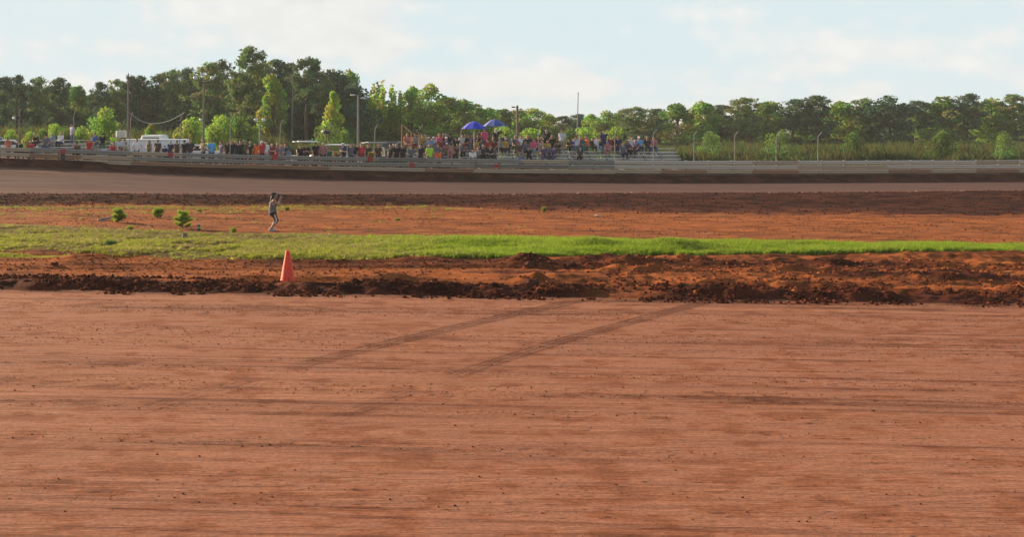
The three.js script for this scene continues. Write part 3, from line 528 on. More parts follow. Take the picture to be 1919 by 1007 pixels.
  { const [t, h] = pole(671, 178, 112, 'street_lamp', 'tall concrete street lamp with two short arms at different heights', 'street lamp', 0.125, 0.085, mat(0.27, 0.255, 0.22, 0.9));
    for (const [dx, dy] of [[-0.42, -0.02], [0.36, -0.30]]) { const o = mesh('lamp_arm', tube([V(0, h + dy - 0.1, 0), V(dx * 0.5, h + dy + 0.05, 0.02), V(dx, h + dy + 0.02, 0.05)], 0.028, 10), greyPole, t); const g = new THREE.SphereGeometry(0.16, 12, 8); g.scale(1.5, 0.5, 0.9); const q = mesh('lamp_head', g, lampGlass, o); q.position.set(dx * 1.15, h + dy, 0.05); } }
  { const [t, h] = pole(969, 198, 116, 'lamp_pole', 'wooden pole with one small lamp standing behind the stands', 'light pole', 0.13, 0.11, woodPole);
    const o = mesh('lamp_head', rbox(0.3, 0.12, 0.16, -0.38, h - 0.15, 0.05, 0.03), darkMetal, t); mesh('lamp_arm', rod(V(0, h - 0.25, 0), V(-0.3, h - 0.14, 0.04), 0.025, 0.025, 6), darkMetal, o); const s = mesh('lamp_head', rbox(0.2, 0.1, 0.16, 0.34, h - 0.32, 0.05, 0.03), darkMetal, t); mesh('lamp_arm', rod(V(0, h - 0.4, 0), V(0.3, h - 0.33, 0.04), 0.025, 0.025, 6), darkMetal, s); }
  { const [t, h] = pole(1080, 176, 114, 'flag_pole', 'bare thin flag pole rising above the stands', 'flag pole', 0.065, 0.035, greyPole, 0.14); const g = new THREE.SphereGeometry(0.06, 10, 8); const o = mesh('finial', g, greyPole, t); o.position.set(0.14, h + 0.05, 0); }
  { const [t, h] = pole(547, 116, 168, 'bare_trunk', 'pale bare trunk without branches between two pines', 'dead tree', 0.12, 0.05, mat(0.20, 0.18, 0.14, 0.9), 0.2);
    mesh('branch_stub', merge([rod(V(0.12, h * 0.62, 0), V(0.7, h * 0.68, 0.1), 0.06, 0.02, 5), rod(V(0.15, h * 0.8, 0), V(-0.4, h * 0.86, 0.1), 0.05, 0.02, 5)]), paleBarkMat, t); }
  { const pts = []; for (let i = 0; i <= 16; i++) { const t = i / 16, px = lerp(243, 346, t), py = lerp(211, 211, t) + 21 * (1 - (2 * t - 0.86) ** 2 / (t < 0.43 ? 0.7396 : 1.2996)), d = lerp(117.6, 114.4, t); pts.push(V(atX(px, d), atY(py, d), -d)); }
    tag(mesh('cable', tube(pts, 0.03, 60, 5), mat(0.45, 0.45, 0.42, 0.6)), 'pale cable sagging between the thin wooden pole and the trees', 'cable'); }
}

// ---------------------------------------------------------------- stands, vehicles, canopies
const alu = mat(0.62, 0.61, 0.58, 0.42, { metalness: 0.45 }), aluDull = mat(0.45, 0.44, 0.42, 0.55, { metalness: 0.35 }), frameSteel = mat(0.12, 0.11, 0.10, 0.7), rustFrame = mat(0.42, 0.13, 0.045, 0.8), tyreMat = mat(0.025, 0.025, 0.027, 0.85), rimMat = mat(0.5, 0.5, 0.5, 0.35, { metalness: 0.6 }), glassMat = new THREE.MeshPhysicalMaterial({ color: 0xd8e2e2, roughness: 0.06, transmission: 0.85, thickness: 0 }), darkGlass = mat(0.03, 0.04, 0.045, 0.1), chrome = mat(0.6, 0.6, 0.6, 0.2, { metalness: 0.9 });
const ROW = 0.61, RISE = 0.27;
const stands = [];                                         // { x0, x1, d0, y0, rows }
function bleacher(label, xc, len, rows, d0, backRail, group) {
  const y0 = height(xc, d0 + rows * ROW / 2) - 0.03, t = thing('bleacher', label, 'bleacher', xc, y0, -d0, 0, group);
  stands.push({ x0: xc - len / 2, x1: xc + len / 2, d0, y0, rows });
  const seat = rbox(len, 0.045, 0.25, 0, 0, 0, 0.01), foot = rbox(len, 0.04, 0.28, 0, 0, 0, 0.01), riser = rbox(len, 0.16, 0.025, 0, 0, 0, 0.006);
  for (let i = 0; i < rows; i++) {
    mesh('seat_plank', seat, alu, t).position.set(0, 0.43 + RISE * i, -ROW * i);
    if (i) { mesh('foot_plank', foot, aluDull, t).position.set(0, RISE * i, -ROW * i + 0.30); mesh('riser_board', riser, aluDull, t).position.set(0, RISE * i + 0.12, -ROW * i + 0.14); }
  }
  const D = ROW * (rows - 1), top = 0.40 + RISE * (rows - 1);
  for (let k = 0; k < 4; k++) {
    const x = -len / 2 + 0.2 + k * (len - 0.4) / 3, parts = [rod(V(x, 0.03, 0.1), V(x, 0.03, -D - 0.1), 0.03, 0.03, 5), rod(V(x, 0.36, 0.05), V(x, top, -D), 0.03, 0.03, 5), rod(V(x, 0.03, -D), V(x, top, -D), 0.03, 0.03, 5), rod(V(x, 0.03, -D), V(x, top * 0.55, -D * 0.45), 0.022, 0.022, 5)];
    for (let i = 0; i < rows; i++) parts.push(rod(V(x, 0.03, -ROW * i), V(x, 0.41 + RISE * i, -ROW * i), 0.025, 0.025, 5));
    mesh('frame', merge(parts), frameSteel, t);
  }
  if (backRail) { const g = []; for (let k = 0; k <= 3; k++) { const x = -len / 2 + 0.1 + k * (len - 0.2) / 3; g.push(rod(V(x, top - 0.4, -D - 0.2), V(x, top + 1.15, -D - 0.22), 0.022, 0.022, 5)); } for (const y of [0.45, 0.8, 1.15]) g.push(rod(V(-len / 2, top + y, -D - 0.22), V(len / 2, top + y, -D - 0.22), 0.02, 0.02, 5)); mesh('back_rail', merge(g), frameSteel, t); }
  return t;
}
const GB = 'aluminium stands in a row behind the guard rail';
bleacher('low aluminium stand under the sitters by the parked white car', atX(112, 98), 4.9, 5, wallD(-21) + 1.6, false);
bleacher('narrow aluminium stand under the family in red, before the white trailer', atX(201, 98), 2.9, 5, wallD(-17) + 1.7, false);
{
  const w = 4.55;
  ['first of the long stands, from the rusty stair rail to the blue canopy', 'stand below the two canopies', 'half-empty stand with bare rows beside the woman in hot pink', 'stand under the bare flag pole', 'last stand of the row, where the pale guard rail begins'].forEach((l, i) => bleacher('aluminium ' + l, atX(757, 102) + w / 2 + i * (w + 0.12), w, 6, wallD(10 + 4.7 * i) + 2.3, true, GB));
}
{ // rusty end frame and stair rail of the first stand
  const d = 103.5, x = atX(753, d), y = height(x, d), t = thing('stair_rail', 'rusty orange steel stair frame at the end of the first long stand', 'railing', x, y - 0.05, -d), P = (px, py, z = 0) => V(atX(px, d - z) - x, atY(py, d - z) - y, z);
  mesh('upright', rod(V(0, 0, 0), P(753, 232), 0.05, 0.05, 8), rustFrame, t); mesh('upright', rod(P(771, 290, 0.8), P(771, 248, 0.8), 0.05, 0.05, 8), rustFrame, t); mesh('upright', rod(P(784, 292, 1.2), P(785, 243, 1.2), 0.04, 0.04, 8), rustFrame, t);
  mesh('hand_rail', merge([rod(P(753, 233), P(772, 248, 0.8), 0.03, 0.03, 8), rod(P(772, 249, 0.8), P(785, 254, 1.2), 0.03, 0.03, 8)]), mat(0.5, 0.30, 0.18, 0.8), t); mesh('brace', merge([rod(P(753, 258), P(771, 278, 0.8), 0.025, 0.025, 6), rod(P(753, 270), P(771, 270, 0.8), 0.025, 0.025, 6), rod(P(753, 252), P(771, 262, 0.8), 0.02, 0.02, 6)]), rustFrame, t);
  for (let i = 0; i < 5; i++) mesh('step', rbox(0.8, 0.04, 0.26, 0.42, 0.3 + 0.3 * i, -0.05 - 0.3 * i + 0.6, 0.01), aluDull, t);
}
function canopy(label, px, py, wpx, hpx, d, cloth, panel, rim) { // beach-umbrella dome: eight gores on ribs
  const x = atX(px, d), y0 = height(x, Math.min(d, 107)) + 0.6, t = thing('umbrella', label, 'umbrella', x, y0, -d), r = wpx / 2 / F * d, h = hpx / F * d, yb = atY(py, d) - y0;
  for (let k = 0; k < 8; k++) {
    const n = 10, p = [], idx = [];
    for (let j = 0; j <= n; j++) for (let i = 0; i <= 4; i++) { const a = (k + i / 4 + 0.25) * Math.PI / 4, q = j / n, sag = 1 - 0.05 * Math.sin(Math.PI * i / 4) * q; p.push(Math.cos(a) * r * q * sag, yb + h * Math.cos(q * 1.45) * (1 - 0.1 * q) - 0.05 * Math.sin(Math.PI * i / 4) * q - h * 0.1, Math.sin(a) * r * q * sag); }
    for (let j = 0; j < n; j++) for (let i = 0; i < 4; i++) { const a = j * 5 + i; idx.push(a, a + 1, a + 5, a + 1, a + 6, a + 5); }
    const g = new THREE.BufferGeometry(); g.setAttribute('position', new THREE.Float32BufferAttribute(p, 3)); g.setIndex(idx); g.computeVertexNormals();
    const m = mesh('canopy_panel', g, panel.includes(k) ? rim : cloth, t); if (panel.includes(k)) m.userData.label = 'pale panel of the canopy';
    const a = (k + 0.25) * Math.PI / 4; mesh('rib', rod(V(0, yb + h * 0.55, 0), V(Math.cos(a) * r * 0.98, yb + h * 0.02, Math.sin(a) * r * 0.98), 0.012, 0.012, 4), darkMetal, t);
  }
  mesh('pole', rod(V(0, 0, 0), V(0, yb + h * 0.92, 0), 0.025, 0.025, 8), alu, t); mesh('tip', rod(V(0, yb + h * 0.85, 0), V(0, yb + h * 1.0, 0), 0.02, 0.01, 6), darkMetal, t);
}
const cloth = (r, g, b) => new THREE.MeshPhysicalMaterial({ color: new THREE.Color(r, g, b), roughness: 0.8, transmission: 0.25, thickness: 0, side: THREE.DoubleSide });
canopy('royal blue dome umbrella with one white panel over the seated crowd', 888, 241, 47, 15, 103.2, cloth(0.02, 0.045, 0.62), [4], cloth(0.75, 0.76, 0.78));
canopy('grey blue dome umbrella with a pale panel, behind the royal blue one', 927, 236, 44, 14, 105.2, cloth(0.06, 0.11, 0.42), [4], cloth(0.60, 0.62, 0.66));

function wheel(t, x, y, z, r, w = 0.2) { const tg = new THREE.TorusGeometry(r - 0.07, 0.075, 8, 20); tg.scale(1, 1, w / 0.15); const o = mesh('wheel', merge([new THREE.CylinderGeometry(r * 0.62, r * 0.62, w * 0.7, 16).rotateX(Math.PI / 2)]), rimMat, t); o.position.set(x, y, z); mesh('tyre', tg, tyreMat, o); }
function golfCart(label, px, d, turn, body, roofM, roofY) {
  const x = atX(px, d), y = height(x, d), t = thing('golf_cart', label, 'golf cart', x, y, -d, turn), top = atY(roofY, d) - y;
  mesh('body', merge([rbox(2.3, 0.34, 1.15, 0, 0.47, 0, 0.12), rbox(0.75, 0.34, 1.1, 0.78, 0.74, 0, 0.16), rbox(0.62, 0.3, 1.1, -0.86, 0.72, 0, 0.1)]), body, t);
  mesh('seat', merge([rbox(0.55, 0.16, 1.05, -0.25, 0.76, 0, 0.05), rbox(0.14, 0.5, 1.05, -0.52, 1.05, 0, 0.05, 0, 0, 0.15)]), mat(0.5, 0.44, 0.34, 0.7), t);
  mesh('roof', merge([rbox(1.95, 0.07, 1.2, 0.05, top - 0.04, 0, 0.035), rbox(1.2, 0.05, 0.9, 0.05, top + 0.01, 0, 0.025)]), roofM, t);
  for (const [sx, sz] of [[0.85, 0.5], [0.85, -0.5], [-0.75, 0.5], [-0.75, -0.5]]) mesh('roof_post', rod(V(sx * 1.05, 0.7, sz), V(sx, top - 0.05, sz), 0.02, 0.02, 6), darkMetal, t);
  mesh('windscreen', rbox(0.02, 0.75, 1.0, 0.86, 1.25, 0, 0.008, 0, 0, 0.1), glassMat, t);
  mesh('steering_wheel', xf(new THREE.TorusGeometry(0.16, 0.02, 6, 16), 0.42, 1.08, 0.28, 0, 1.2, 0.2), darkMetal, t);
  for (const [sx, sz] of [[0.75, 0.5], [0.75, -0.5], [-0.75, 0.5], [-0.75, -0.5]]) wheel(t, sx, 0.24, sz, 0.24, 0.18);
  for (const s of [-1, 1]) mesh('headlight', xf(new THREE.SphereGeometry(0.09, 10, 8), 1.13, 0.72, s * 0.38), lampGlass, t);
}
const cream = mat(0.80, 0.79, 0.72, 0.4);
golfCart('white golf cart with a white roof and black-shirted riders', 571, wallD(-1) + 2.0, 0.15, cream, whitePaint, 265);
golfCart('white golf cart half hidden behind the people by the street lamp', 630, wallD(1) + 2.8, -0.5, cream, whitePaint, 271);
golfCart('golf cart with a flat grey roof in front of the grey pickup', 699, wallD(4) + 3.6, 0.3, mat(0.12, 0.12, 0.13, 0.5), mat(0.30, 0.30, 0.29, 0.6), 267);
function car(label, name, cat, px, d, turn, paint, topY, pickup) { // sedan or pickup: extruded side outline with real window openings glazed dark
  const x = atX(px, d), y = height(x, d), t = thing(name, label, cat, x, y, -d, turn), H = atY(topY, d) - y, k = H / 1.5;
  const outline = pickup ? [[-2.6, 0.45], [2.55, 0.45], [2.6, 0.9], [1.35, 1.05], [-0.5, 1.05], [-0.55, 1.0], [-2.65, 1.0]] : [[-2.2, 0.4], [2.2, 0.4], [2.25, 0.78], [1.15, 0.95], [-1.7, 0.98], [-2.25, 0.92]];
  const cabin = pickup ? [[-0.55, 1.03], [1.3, 1.03], [0.6, 1.5], [-0.45, 1.52]] : [[-1.75, 0.96], [1.15, 0.94], [0.45, 1.47], [-0.95, 1.5]];
  const ext = (pts, w, b) => { const s = new THREE.Shape(); pts.forEach(([a, c], i) => i ? s.lineTo(a, c * k) : s.moveTo(a, c * k)); const g = new THREE.ExtrudeGeometry(s, { depth: w - 2 * b, bevelEnabled: true, bevelThickness: b, bevelSize: b, bevelSegments: 3 }); g.translate(0, 0, -w / 2 + b); return g; };
  mesh('body', ext(outline, 1.78, 0.07), paint, t); mesh('cabin', ext(cabin, 1.5, 0.05), paint, t);
  for (const s of [-1, 1]) { const q = cabin.map(([a, c]) => [lerp(a, (cabin[0][0] + cabin[1][0]) / 2, 0.14), lerp(c, 1.22, 0.22)]); const g = ext(q, 0.03, 0.005); g.translate(0, 0, s * 0.76); mesh('side_window', g, darkGlass, t); }
  const ws = (a, b, name) => { const [p, q] = [V(a[0], a[1] * k, 0), V(b[0], b[1] * k, 0)], L = p.distanceTo(q), g = rbox(L * 0.8, 0.03, 1.25, 0, 0, 0, 0.01); g.rotateZ(Math.atan2(q.y - p.y, q.x - p.x)); const m = p.clone().add(q).multiplyScalar(0.5), nx = Math.sign(m.x || 1); g.translate(m.x + nx * 0.05, m.y + 0.045, 0); mesh(name, g, darkGlass, t); };
  ws(cabin[1], cabin[2], 'windscreen'); ws(cabin[0], cabin[3], 'rear_window');
  for (const sx of [-1.4, 1.4]) for (const sz of [0.8, -0.8]) wheel(t, sx, 0.33, sz, 0.33, 0.2);
  for (const s of [-1, 1]) { mesh('headlight', rbox(0.08, 0.14, 0.36, 2.28 + (pickup ? 0.36 : 0), 0.68 * k, s * 0.6, 0.03), lampGlass, t); mesh('tail_light', rbox(0.06, 0.14, 0.3, -2.3 - (pickup ? 0.4 : 0), 0.72 * k, s * 0.62, 0.02), redPaint, t); }
  mesh('bumper', merge([rbox(0.16, 0.18, 1.7, 2.3 + (pickup ? 0.36 : 0), 0.45 * k, 0, 0.05), rbox(0.16, 0.18, 1.7, -2.3 - (pickup ? 0.4 : 0), 0.45 * k, 0, 0.05)]), darkMetal, t);
}
car('bright white parked car behind the woman in a red top', 'parked_car', 'car', 18, wallD(-24) + 8, 0.2, whitePaint, 263);
car('grey pickup truck parked behind the woman leaning by the fence post', 'pickup_truck', 'pickup truck', 733, wallD(5) + 7, 1.2, mat(0.20, 0.21, 0.21, 0.35), 267, true);
car('white car parked low between the trailer and the double floodlight pole', 'parked_car', 'car', 371, wallD(-9) + 5.6, 0.1, whitePaint, 272);
{ // long white trailer
  const d = wallD(-13) + 7.5, x0 = atX(232, d), x1 = atX(353, d), L = x1 - x0, x = (x0 + x1) / 2, y = height(x, d), top = atY(261, d) - y, h = top - 0.55, t = thing('trailer', 'long white box trailer parked behind the standing spectators', 'trailer', x, y, -d);
  mesh('body', rbox(L, h, 2.3, 0, 0.55 + h / 2, 0, 0.06), mat(0.74, 0.77, 0.80, 0.45), t);
  for (let i = 0; i <= 10; i++) mesh('wall_rib', rbox(0.04, h - 0.15, 0.025, -L / 2 + 0.12 + i * (L - 0.24) / 10, 0.55 + h / 2, 1.155, 0.008), mat(0.66, 0.69, 0.72, 0.45), t);
  mesh('roof_trim', rbox(L + 0.02, 0.09, 0.05, 0, top - 0.08, 1.165, 0.015), alu, t); mesh('skirt', rbox(L, 0.12, 0.05, 0, 0.56, 1.165, 0.015), aluDull, t);
  const dr = mesh('door', rbox(0.75, h * 0.86, 0.03, L * 0.32, 0.6 + h * 0.43, 1.16, 0.01), mat(0.70, 0.73, 0.76, 0.45), t); mesh('handle', rbox(0.12, 0.04, 0.04, L * 0.32 + 0.25, 0.6 + h * 0.42, 1.19, 0.01), darkMetal, dr);
  for (const sx of [-0.8, 0.8]) wheel(t, sx, 0.36, 0.95, 0.36, 0.22);
  mesh('hitch', rod(V(L / 2, 0.6, 0), V(L / 2 + 1.1, 0.5, 0), 0.06, 0.04, 6), darkMetal, t);
}
{ // bus roof that shows above the trailer
  const d = wallD(-13) + 11.5, x = atX(284, d), y = height(x, d), top = atY(255, d) - y, t = thing('van', 'white high-roofed van that shows its windscreen above the trailer', 'van', x, y, -d, 0);
  const s = new THREE.Shape(); [[-1.05, 0.4], [1.05, 0.4], [1.08, top * 0.62], [0.74, top], [-0.74, top], [-1.08, top * 0.62]].forEach(([a, b], i) => i ? s.lineTo(a, b) : s.moveTo(a, b));
  const g = new THREE.ExtrudeGeometry(s, { depth: 4.6, bevelEnabled: true, bevelThickness: 0.06, bevelSize: 0.06, bevelSegments: 2 }); g.translate(0, 0, -4.6); mesh('body', g, whitePaint, t);
  const w = new THREE.Shape(); [[-0.92, top * 0.66], [0.92, top * 0.66], [0.66, top * 0.95], [-0.66, top * 0.95]].forEach(([a, b], i) => i ? w.lineTo(a, b) : w.moveTo(a, b)); const wg = new THREE.ExtrudeGeometry(w, { depth: 0.03, bevelEnabled: false }); wg.translate(0, 0, 0.05); mesh('windscreen', wg, mat(0.16, 0.19, 0.20, 0.15), t);
  for (const sx of [-0.9, 0.9]) { const o = mesh('wheel', new THREE.CylinderGeometry(0.36, 0.36, 0.22, 16).rotateZ(Math.PI / 2), tyreMat, t); o.position.set(sx, 0.36, -0.7); const q = mesh('wheel', new THREE.CylinderGeometry(0.36, 0.36, 0.22, 16).rotateZ(Math.PI / 2), tyreMat, t); q.position.set(sx, 0.36, -3.9); }
}
{ // white box unit on a mast
  const d = wallD(-16) + 6.5, x = atX(228, d), y = height(x, d), t = thing('equipment_box', 'white boxy unit with slatted front on a stand above the family in red', 'equipment box', x, y, -d), yb = atY(258, d) - y, yt = atY(245, d) - y;
  mesh('housing', rbox(0.75, yt - yb, 0.6, 0, (yt + yb) / 2, 0, 0.05), mat(0.66, 0.65, 0.60, 0.5), t); for (let i = 0; i < 4; i++) mesh('slat', rbox(0.6, 0.045, 0.03, 0, yb + 0.1 + i * 0.11, 0.31, 0.01), mat(0.5, 0.49, 0.46, 0.5), t);
  mesh('side_door', rbox(0.03, (yt - yb) * 0.85, 0.5, -0.38, (yt + yb) / 2, 0.05, 0.01, 0, 0.35, 0), whitePaint, t); mesh('stand', merge([rod(V(-0.3, 0, 0), V(-0.3, yb, 0), 0.04, 0.04, 6), rod(V(0.3, 0, 0), V(0.3, yb, 0), 0.04, 0.04, 6), rod(V(-0.3, 0.3, 0), V(0.3, yb, 0), 0.02, 0.02, 6)]), darkMetal, t);
}
{ // small blue sign at the photo's edge
  const d = wallD(-24) + 0.9, x = atX(1.5, d), y = height(x, d), t = thing('sign', 'small blue sign with a white border at the very edge of the photo', 'sign', x, y, -d), yc = atY(260.5, d) - y;
  mesh('sign_panel', rbox(0.34, 0.28, 0.02, 0, yc, 0.03, 0.01), whitePaint, t); mesh('blue_face', rbox(0.28, 0.2, 0.012, 0, yc, 0.042, 0.004), mat(0.05, 0.17, 0.42, 0.5), t); mesh('post', rod(V(0, 0, 0), V(0, yc + 0.1, 0), 0.025, 0.025, 6), darkMetal, t);
}
function foldingChair(label, px, dd, seatPy, tone) {
  const d = wallD(atX(px, 98)) + dd, x = atX(px, d), y = height(x, d) - 0.02, t = thing('folding_chair', label, 'chair', x, y, -d, 0.1), s = 0.42;
  mesh('seat', rbox(0.5, 0.03, 0.45, 0, s, 0.05, 0.012), tone, t); mesh('backrest', rbox(0.5, 0.5, 0.03, 0, s + 0.32, -0.2, 0.012, -0.15), tone, t);
  for (const k of [-1, 1]) { mesh('leg', rod(V(k * 0.25, 0, 0.25), V(k * 0.25, s, -0.15), 0.013, 0.013, 6), aluDull, t); mesh('leg', rod(V(k * 0.25, 0, -0.2), V(k * 0.25, s + 0.05, 0.25), 0.013, 0.013, 6), aluDull, t); mesh('armrest', rbox(0.05, 0.025, 0.45, k * 0.28, s + 0.22, 0.03, 0.01), darkMetal, t); }
}
foldingChair('light blue folding chair in front of the man in black', 195, 0.9, 276, mat(0.42, 0.50, 0.60, 0.8));
foldingChair('light blue folding chair below the child in red', 211, 0.9, 276, mat(0.40, 0.46, 0.56, 0.8));
foldingChair('royal blue folding chair on the half-empty stand\'s front edge', 978, 1.4, 285, mat(0.04, 0.07, 0.42, 0.8));
{ const d = wallD(-22) + 0.9, x = atX(72, d), y = height(x, d), t = thing('cooler', 'light blue picnic cooler with a white lid among the sitters', 'cooler', x, y + 0.34, -d); mesh('tub', rbox(0.62, 0.34, 0.4, 0, 0.2, 0, 0.05), mat(0.35, 0.50, 0.60, 0.5), t); mesh('lid', rbox(0.64, 0.07, 0.42, 0, 0.4, 0, 0.03), whitePaint, t); mesh('handle', tube([V(-0.3, 0.3, 0.22), V(0, 0.45, 0.26), V(0.3, 0.3, 0.22)], 0.012, 10, 5), darkMetal, t);
  const b = thing('bench', 'low plank bench under the light blue cooler', 'bench', x, y, -d); mesh('plank', rbox(1.5, 0.05, 0.42, 0, 0.33, 0, 0.015), alu, b); for (const k of [-1, 1]) mesh('leg', rbox(0.06, 0.31, 0.36, k * 0.6, 0.15, 0, 0.01), frameSteel, b); }

// ---------------------------------------------------------------- people: one smooth skin per body, clothes fitted over it
function skin(bones, cell, blend, cut) {                   // surface of tapered bones joined by a smooth minimum (surface nets)
  let lo = [1e9, 1e9, 1e9], hi = [-1e9, -1e9, -1e9];
  for (const b of bones) for (let k = 0; k < 3; k++) { lo[k] = Math.min(lo[k], b[k] - b[6], b[3 + k] - b[7]); hi[k] = Math.max(hi[k], b[k] + b[6], b[3 + k] + b[7]); }
  lo = lo.map((v) => v - 2 * cell - blend * 0.3); const n = lo.map((v, k) => Math.ceil((hi[k] + 2 * cell + blend * 0.3 - v) / cell) + 1), [nx, ny, nz] = n;
  const f = new Float32Array(nx * ny * nz), at = (i, j, k) => (k * ny + j) * nx + i;
  const dist = (x, y, z) => {
    let d = 1e9;
    for (const b of bones) {
      const ax = x - b[0], ay = y - b[1], az = z - b[2], bx = b[3] - b[0], by = b[4] - b[1], bz = b[5] - b[2], q = bx * bx + by * by + bz * bz;
      const t = q > 0 ? clamp((ax * bx + ay * by + az * bz) / q, 0, 1) : 0, e = Math.hypot(ax - t * bx, ay - t * by, az - t * bz) - (b[6] + (b[7] - b[6]) * t);
      const h = Math.max(blend - Math.abs(d - e), 0) / blend; d = Math.min(d, e) - h * h * blend * 0.25;
    }
    return cut ? Math.max(d, cut(x, y, z)) : d;
  };
  for (let k = 0; k < nz; k++) for (let j = 0; j < ny; j++) for (let i = 0; i < nx; i++) f[at(i, j, k)] = dist(lo[0] + i * cell, lo[1] + j * cell, lo[2] + k * cell);
  const vid = new Int32Array(f.length).fill(-1), pos = [], idx = [], C8 = [[0, 0, 0], [1, 0, 0], [0, 1, 0], [1, 1, 0], [0, 0, 1], [1, 0, 1], [0, 1, 1], [1, 1, 1]], ED = [[0, 1], [2, 3], [4, 5], [6, 7], [0, 2], [1, 3], [4, 6], [5, 7], [0, 4], [1, 5], [2, 6], [3, 7]];
  for (let k = 0; k < nz - 1; k++) for (let j = 0; j < ny - 1; j++) for (let i = 0; i < nx - 1; i++) {
    const v = C8.map(([a, b, c]) => f[at(i + a, j + b, k + c)]); const m = v.reduce((s, q, e) => s | (q < 0 ? 1 << e : 0), 0); if (m === 0 || m === 255) continue;
    let sx = 0, sy = 0, sz = 0, c = 0;
    for (const [a, b] of ED) if ((v[a] < 0) !== (v[b] < 0)) { const t = v[a] / (v[a] - v[b]); sx += lerp(C8[a][0], C8[b][0], t); sy += lerp(C8[a][1], C8[b][1], t); sz += lerp(C8[a][2], C8[b][2], t); c++; }
    vid[at(i, j, k)] = pos.length / 3; pos.push(lo[0] + (i + sx / c) * cell, lo[1] + (j + sy / c) * cell, lo[2] + (k + sz / c) * cell);
  }
  const quad = (a, b, c, d, flip) => { if (flip) idx.push(a, c, b, a, d, c); else idx.push(a, b, c, a, c, d); };
  for (let k = 1; k < nz - 1; k++) for (let j = 1; j < ny - 1; j++) for (let i = 1; i < nx - 1; i++) {
    const s = f[at(i, j, k)] < 0;
    if (s !== f[at(i + 1, j, k)] < 0) quad(vid[at(i, j - 1, k - 1)], vid[at(i, j, k - 1)], vid[at(i, j, k)], vid[at(i, j - 1, k)], !s);
    if (s !== f[at(i, j + 1, k)] < 0) quad(vid[at(i - 1, j, k - 1)], vid[at(i - 1, j, k)], vid[at(i, j, k)], vid[at(i, j, k - 1)], !s);
    if (s !== f[at(i, j, k + 1)] < 0) quad(vid[at(i - 1, j - 1, k)], vid[at(i, j - 1, k)], vid[at(i, j, k)], vid[at(i - 1, j, k)], !s);
  }
  const g = new THREE.BufferGeometry(); g.setAttribute('position', new THREE.Float32BufferAttribute(pos, 3)); g.setIndex(idx); g.computeVertexNormals(); return g;
}
const bone = (a, b, r0, r1 = r0) => [...a, ...b, r0, r1];
const add3 = (a, b) => a.map((v, i) => v + b[i]), sub3 = (a, b) => a.map((v, i) => v - b[i]), mul3 = (a, s) => a.map((v) => v * s), len3 = (a) => Math.hypot(...a), nrm = (a) => mul3(a, 1 / (len3(a) || 1)), crs = (a, b) => [a[1] * b[2] - a[2] * b[1], a[2] * b[0] - a[0] * b[2], a[0] * b[1] - a[1] * b[0]];
function handBones(wrist, dir, palm, side, curl) {         // palm, four unequal fingers with a knuckle bend, a thumb off the side near the wrist
  const y = nrm(dir), z = nrm(sub3(palm, mul3(y, palm[0] * y[0] + palm[1] * y[1] + palm[2] * y[2]))), x = mul3(crs(y, z), side), P = (a, b, c) => add3(wrist, add3(mul3(x, a), add3(mul3(y, b), mul3(z, c)))), out = [];
  for (const a of [-0.026, -0.009, 0.009, 0.026]) out.push(bone(P(a * 0.7, 0.005, 0), P(a, 0.085, 0), 0.016, 0.014));
  [[-0.029, 0.058], [-0.010, 0.072], [0.010, 0.078], [0.029, 0.070]].forEach(([a, l]) => { const k = P(a, 0.088, 0), m = P(a * 1.1, 0.088 + l * 0.5 * Math.cos(curl * 0.6), l * 0.5 * Math.sin(curl * 0.6)), e = P(a * 1.1, 0.088 + l * 0.5 * (Math.cos(curl * 0.6) + Math.cos(curl * 1.5)), l * 0.5 * (Math.sin(curl * 0.6) + Math.sin(curl * 1.5))); out.push(bone(k, m, 0.0095, 0.009), bone(m, e, 0.009, 0.0075)); });
  const t0 = P(0.028, 0.022, 0.004), t1 = P(0.058, 0.055, 0.014), t2 = P(0.062 - 0.012 * curl, 0.084, 0.014 + 0.02 * curl); out.push(bone(t0, t1, 0.015, 0.011), bone(t1, t2, 0.011, 0.009));
  return out;
}
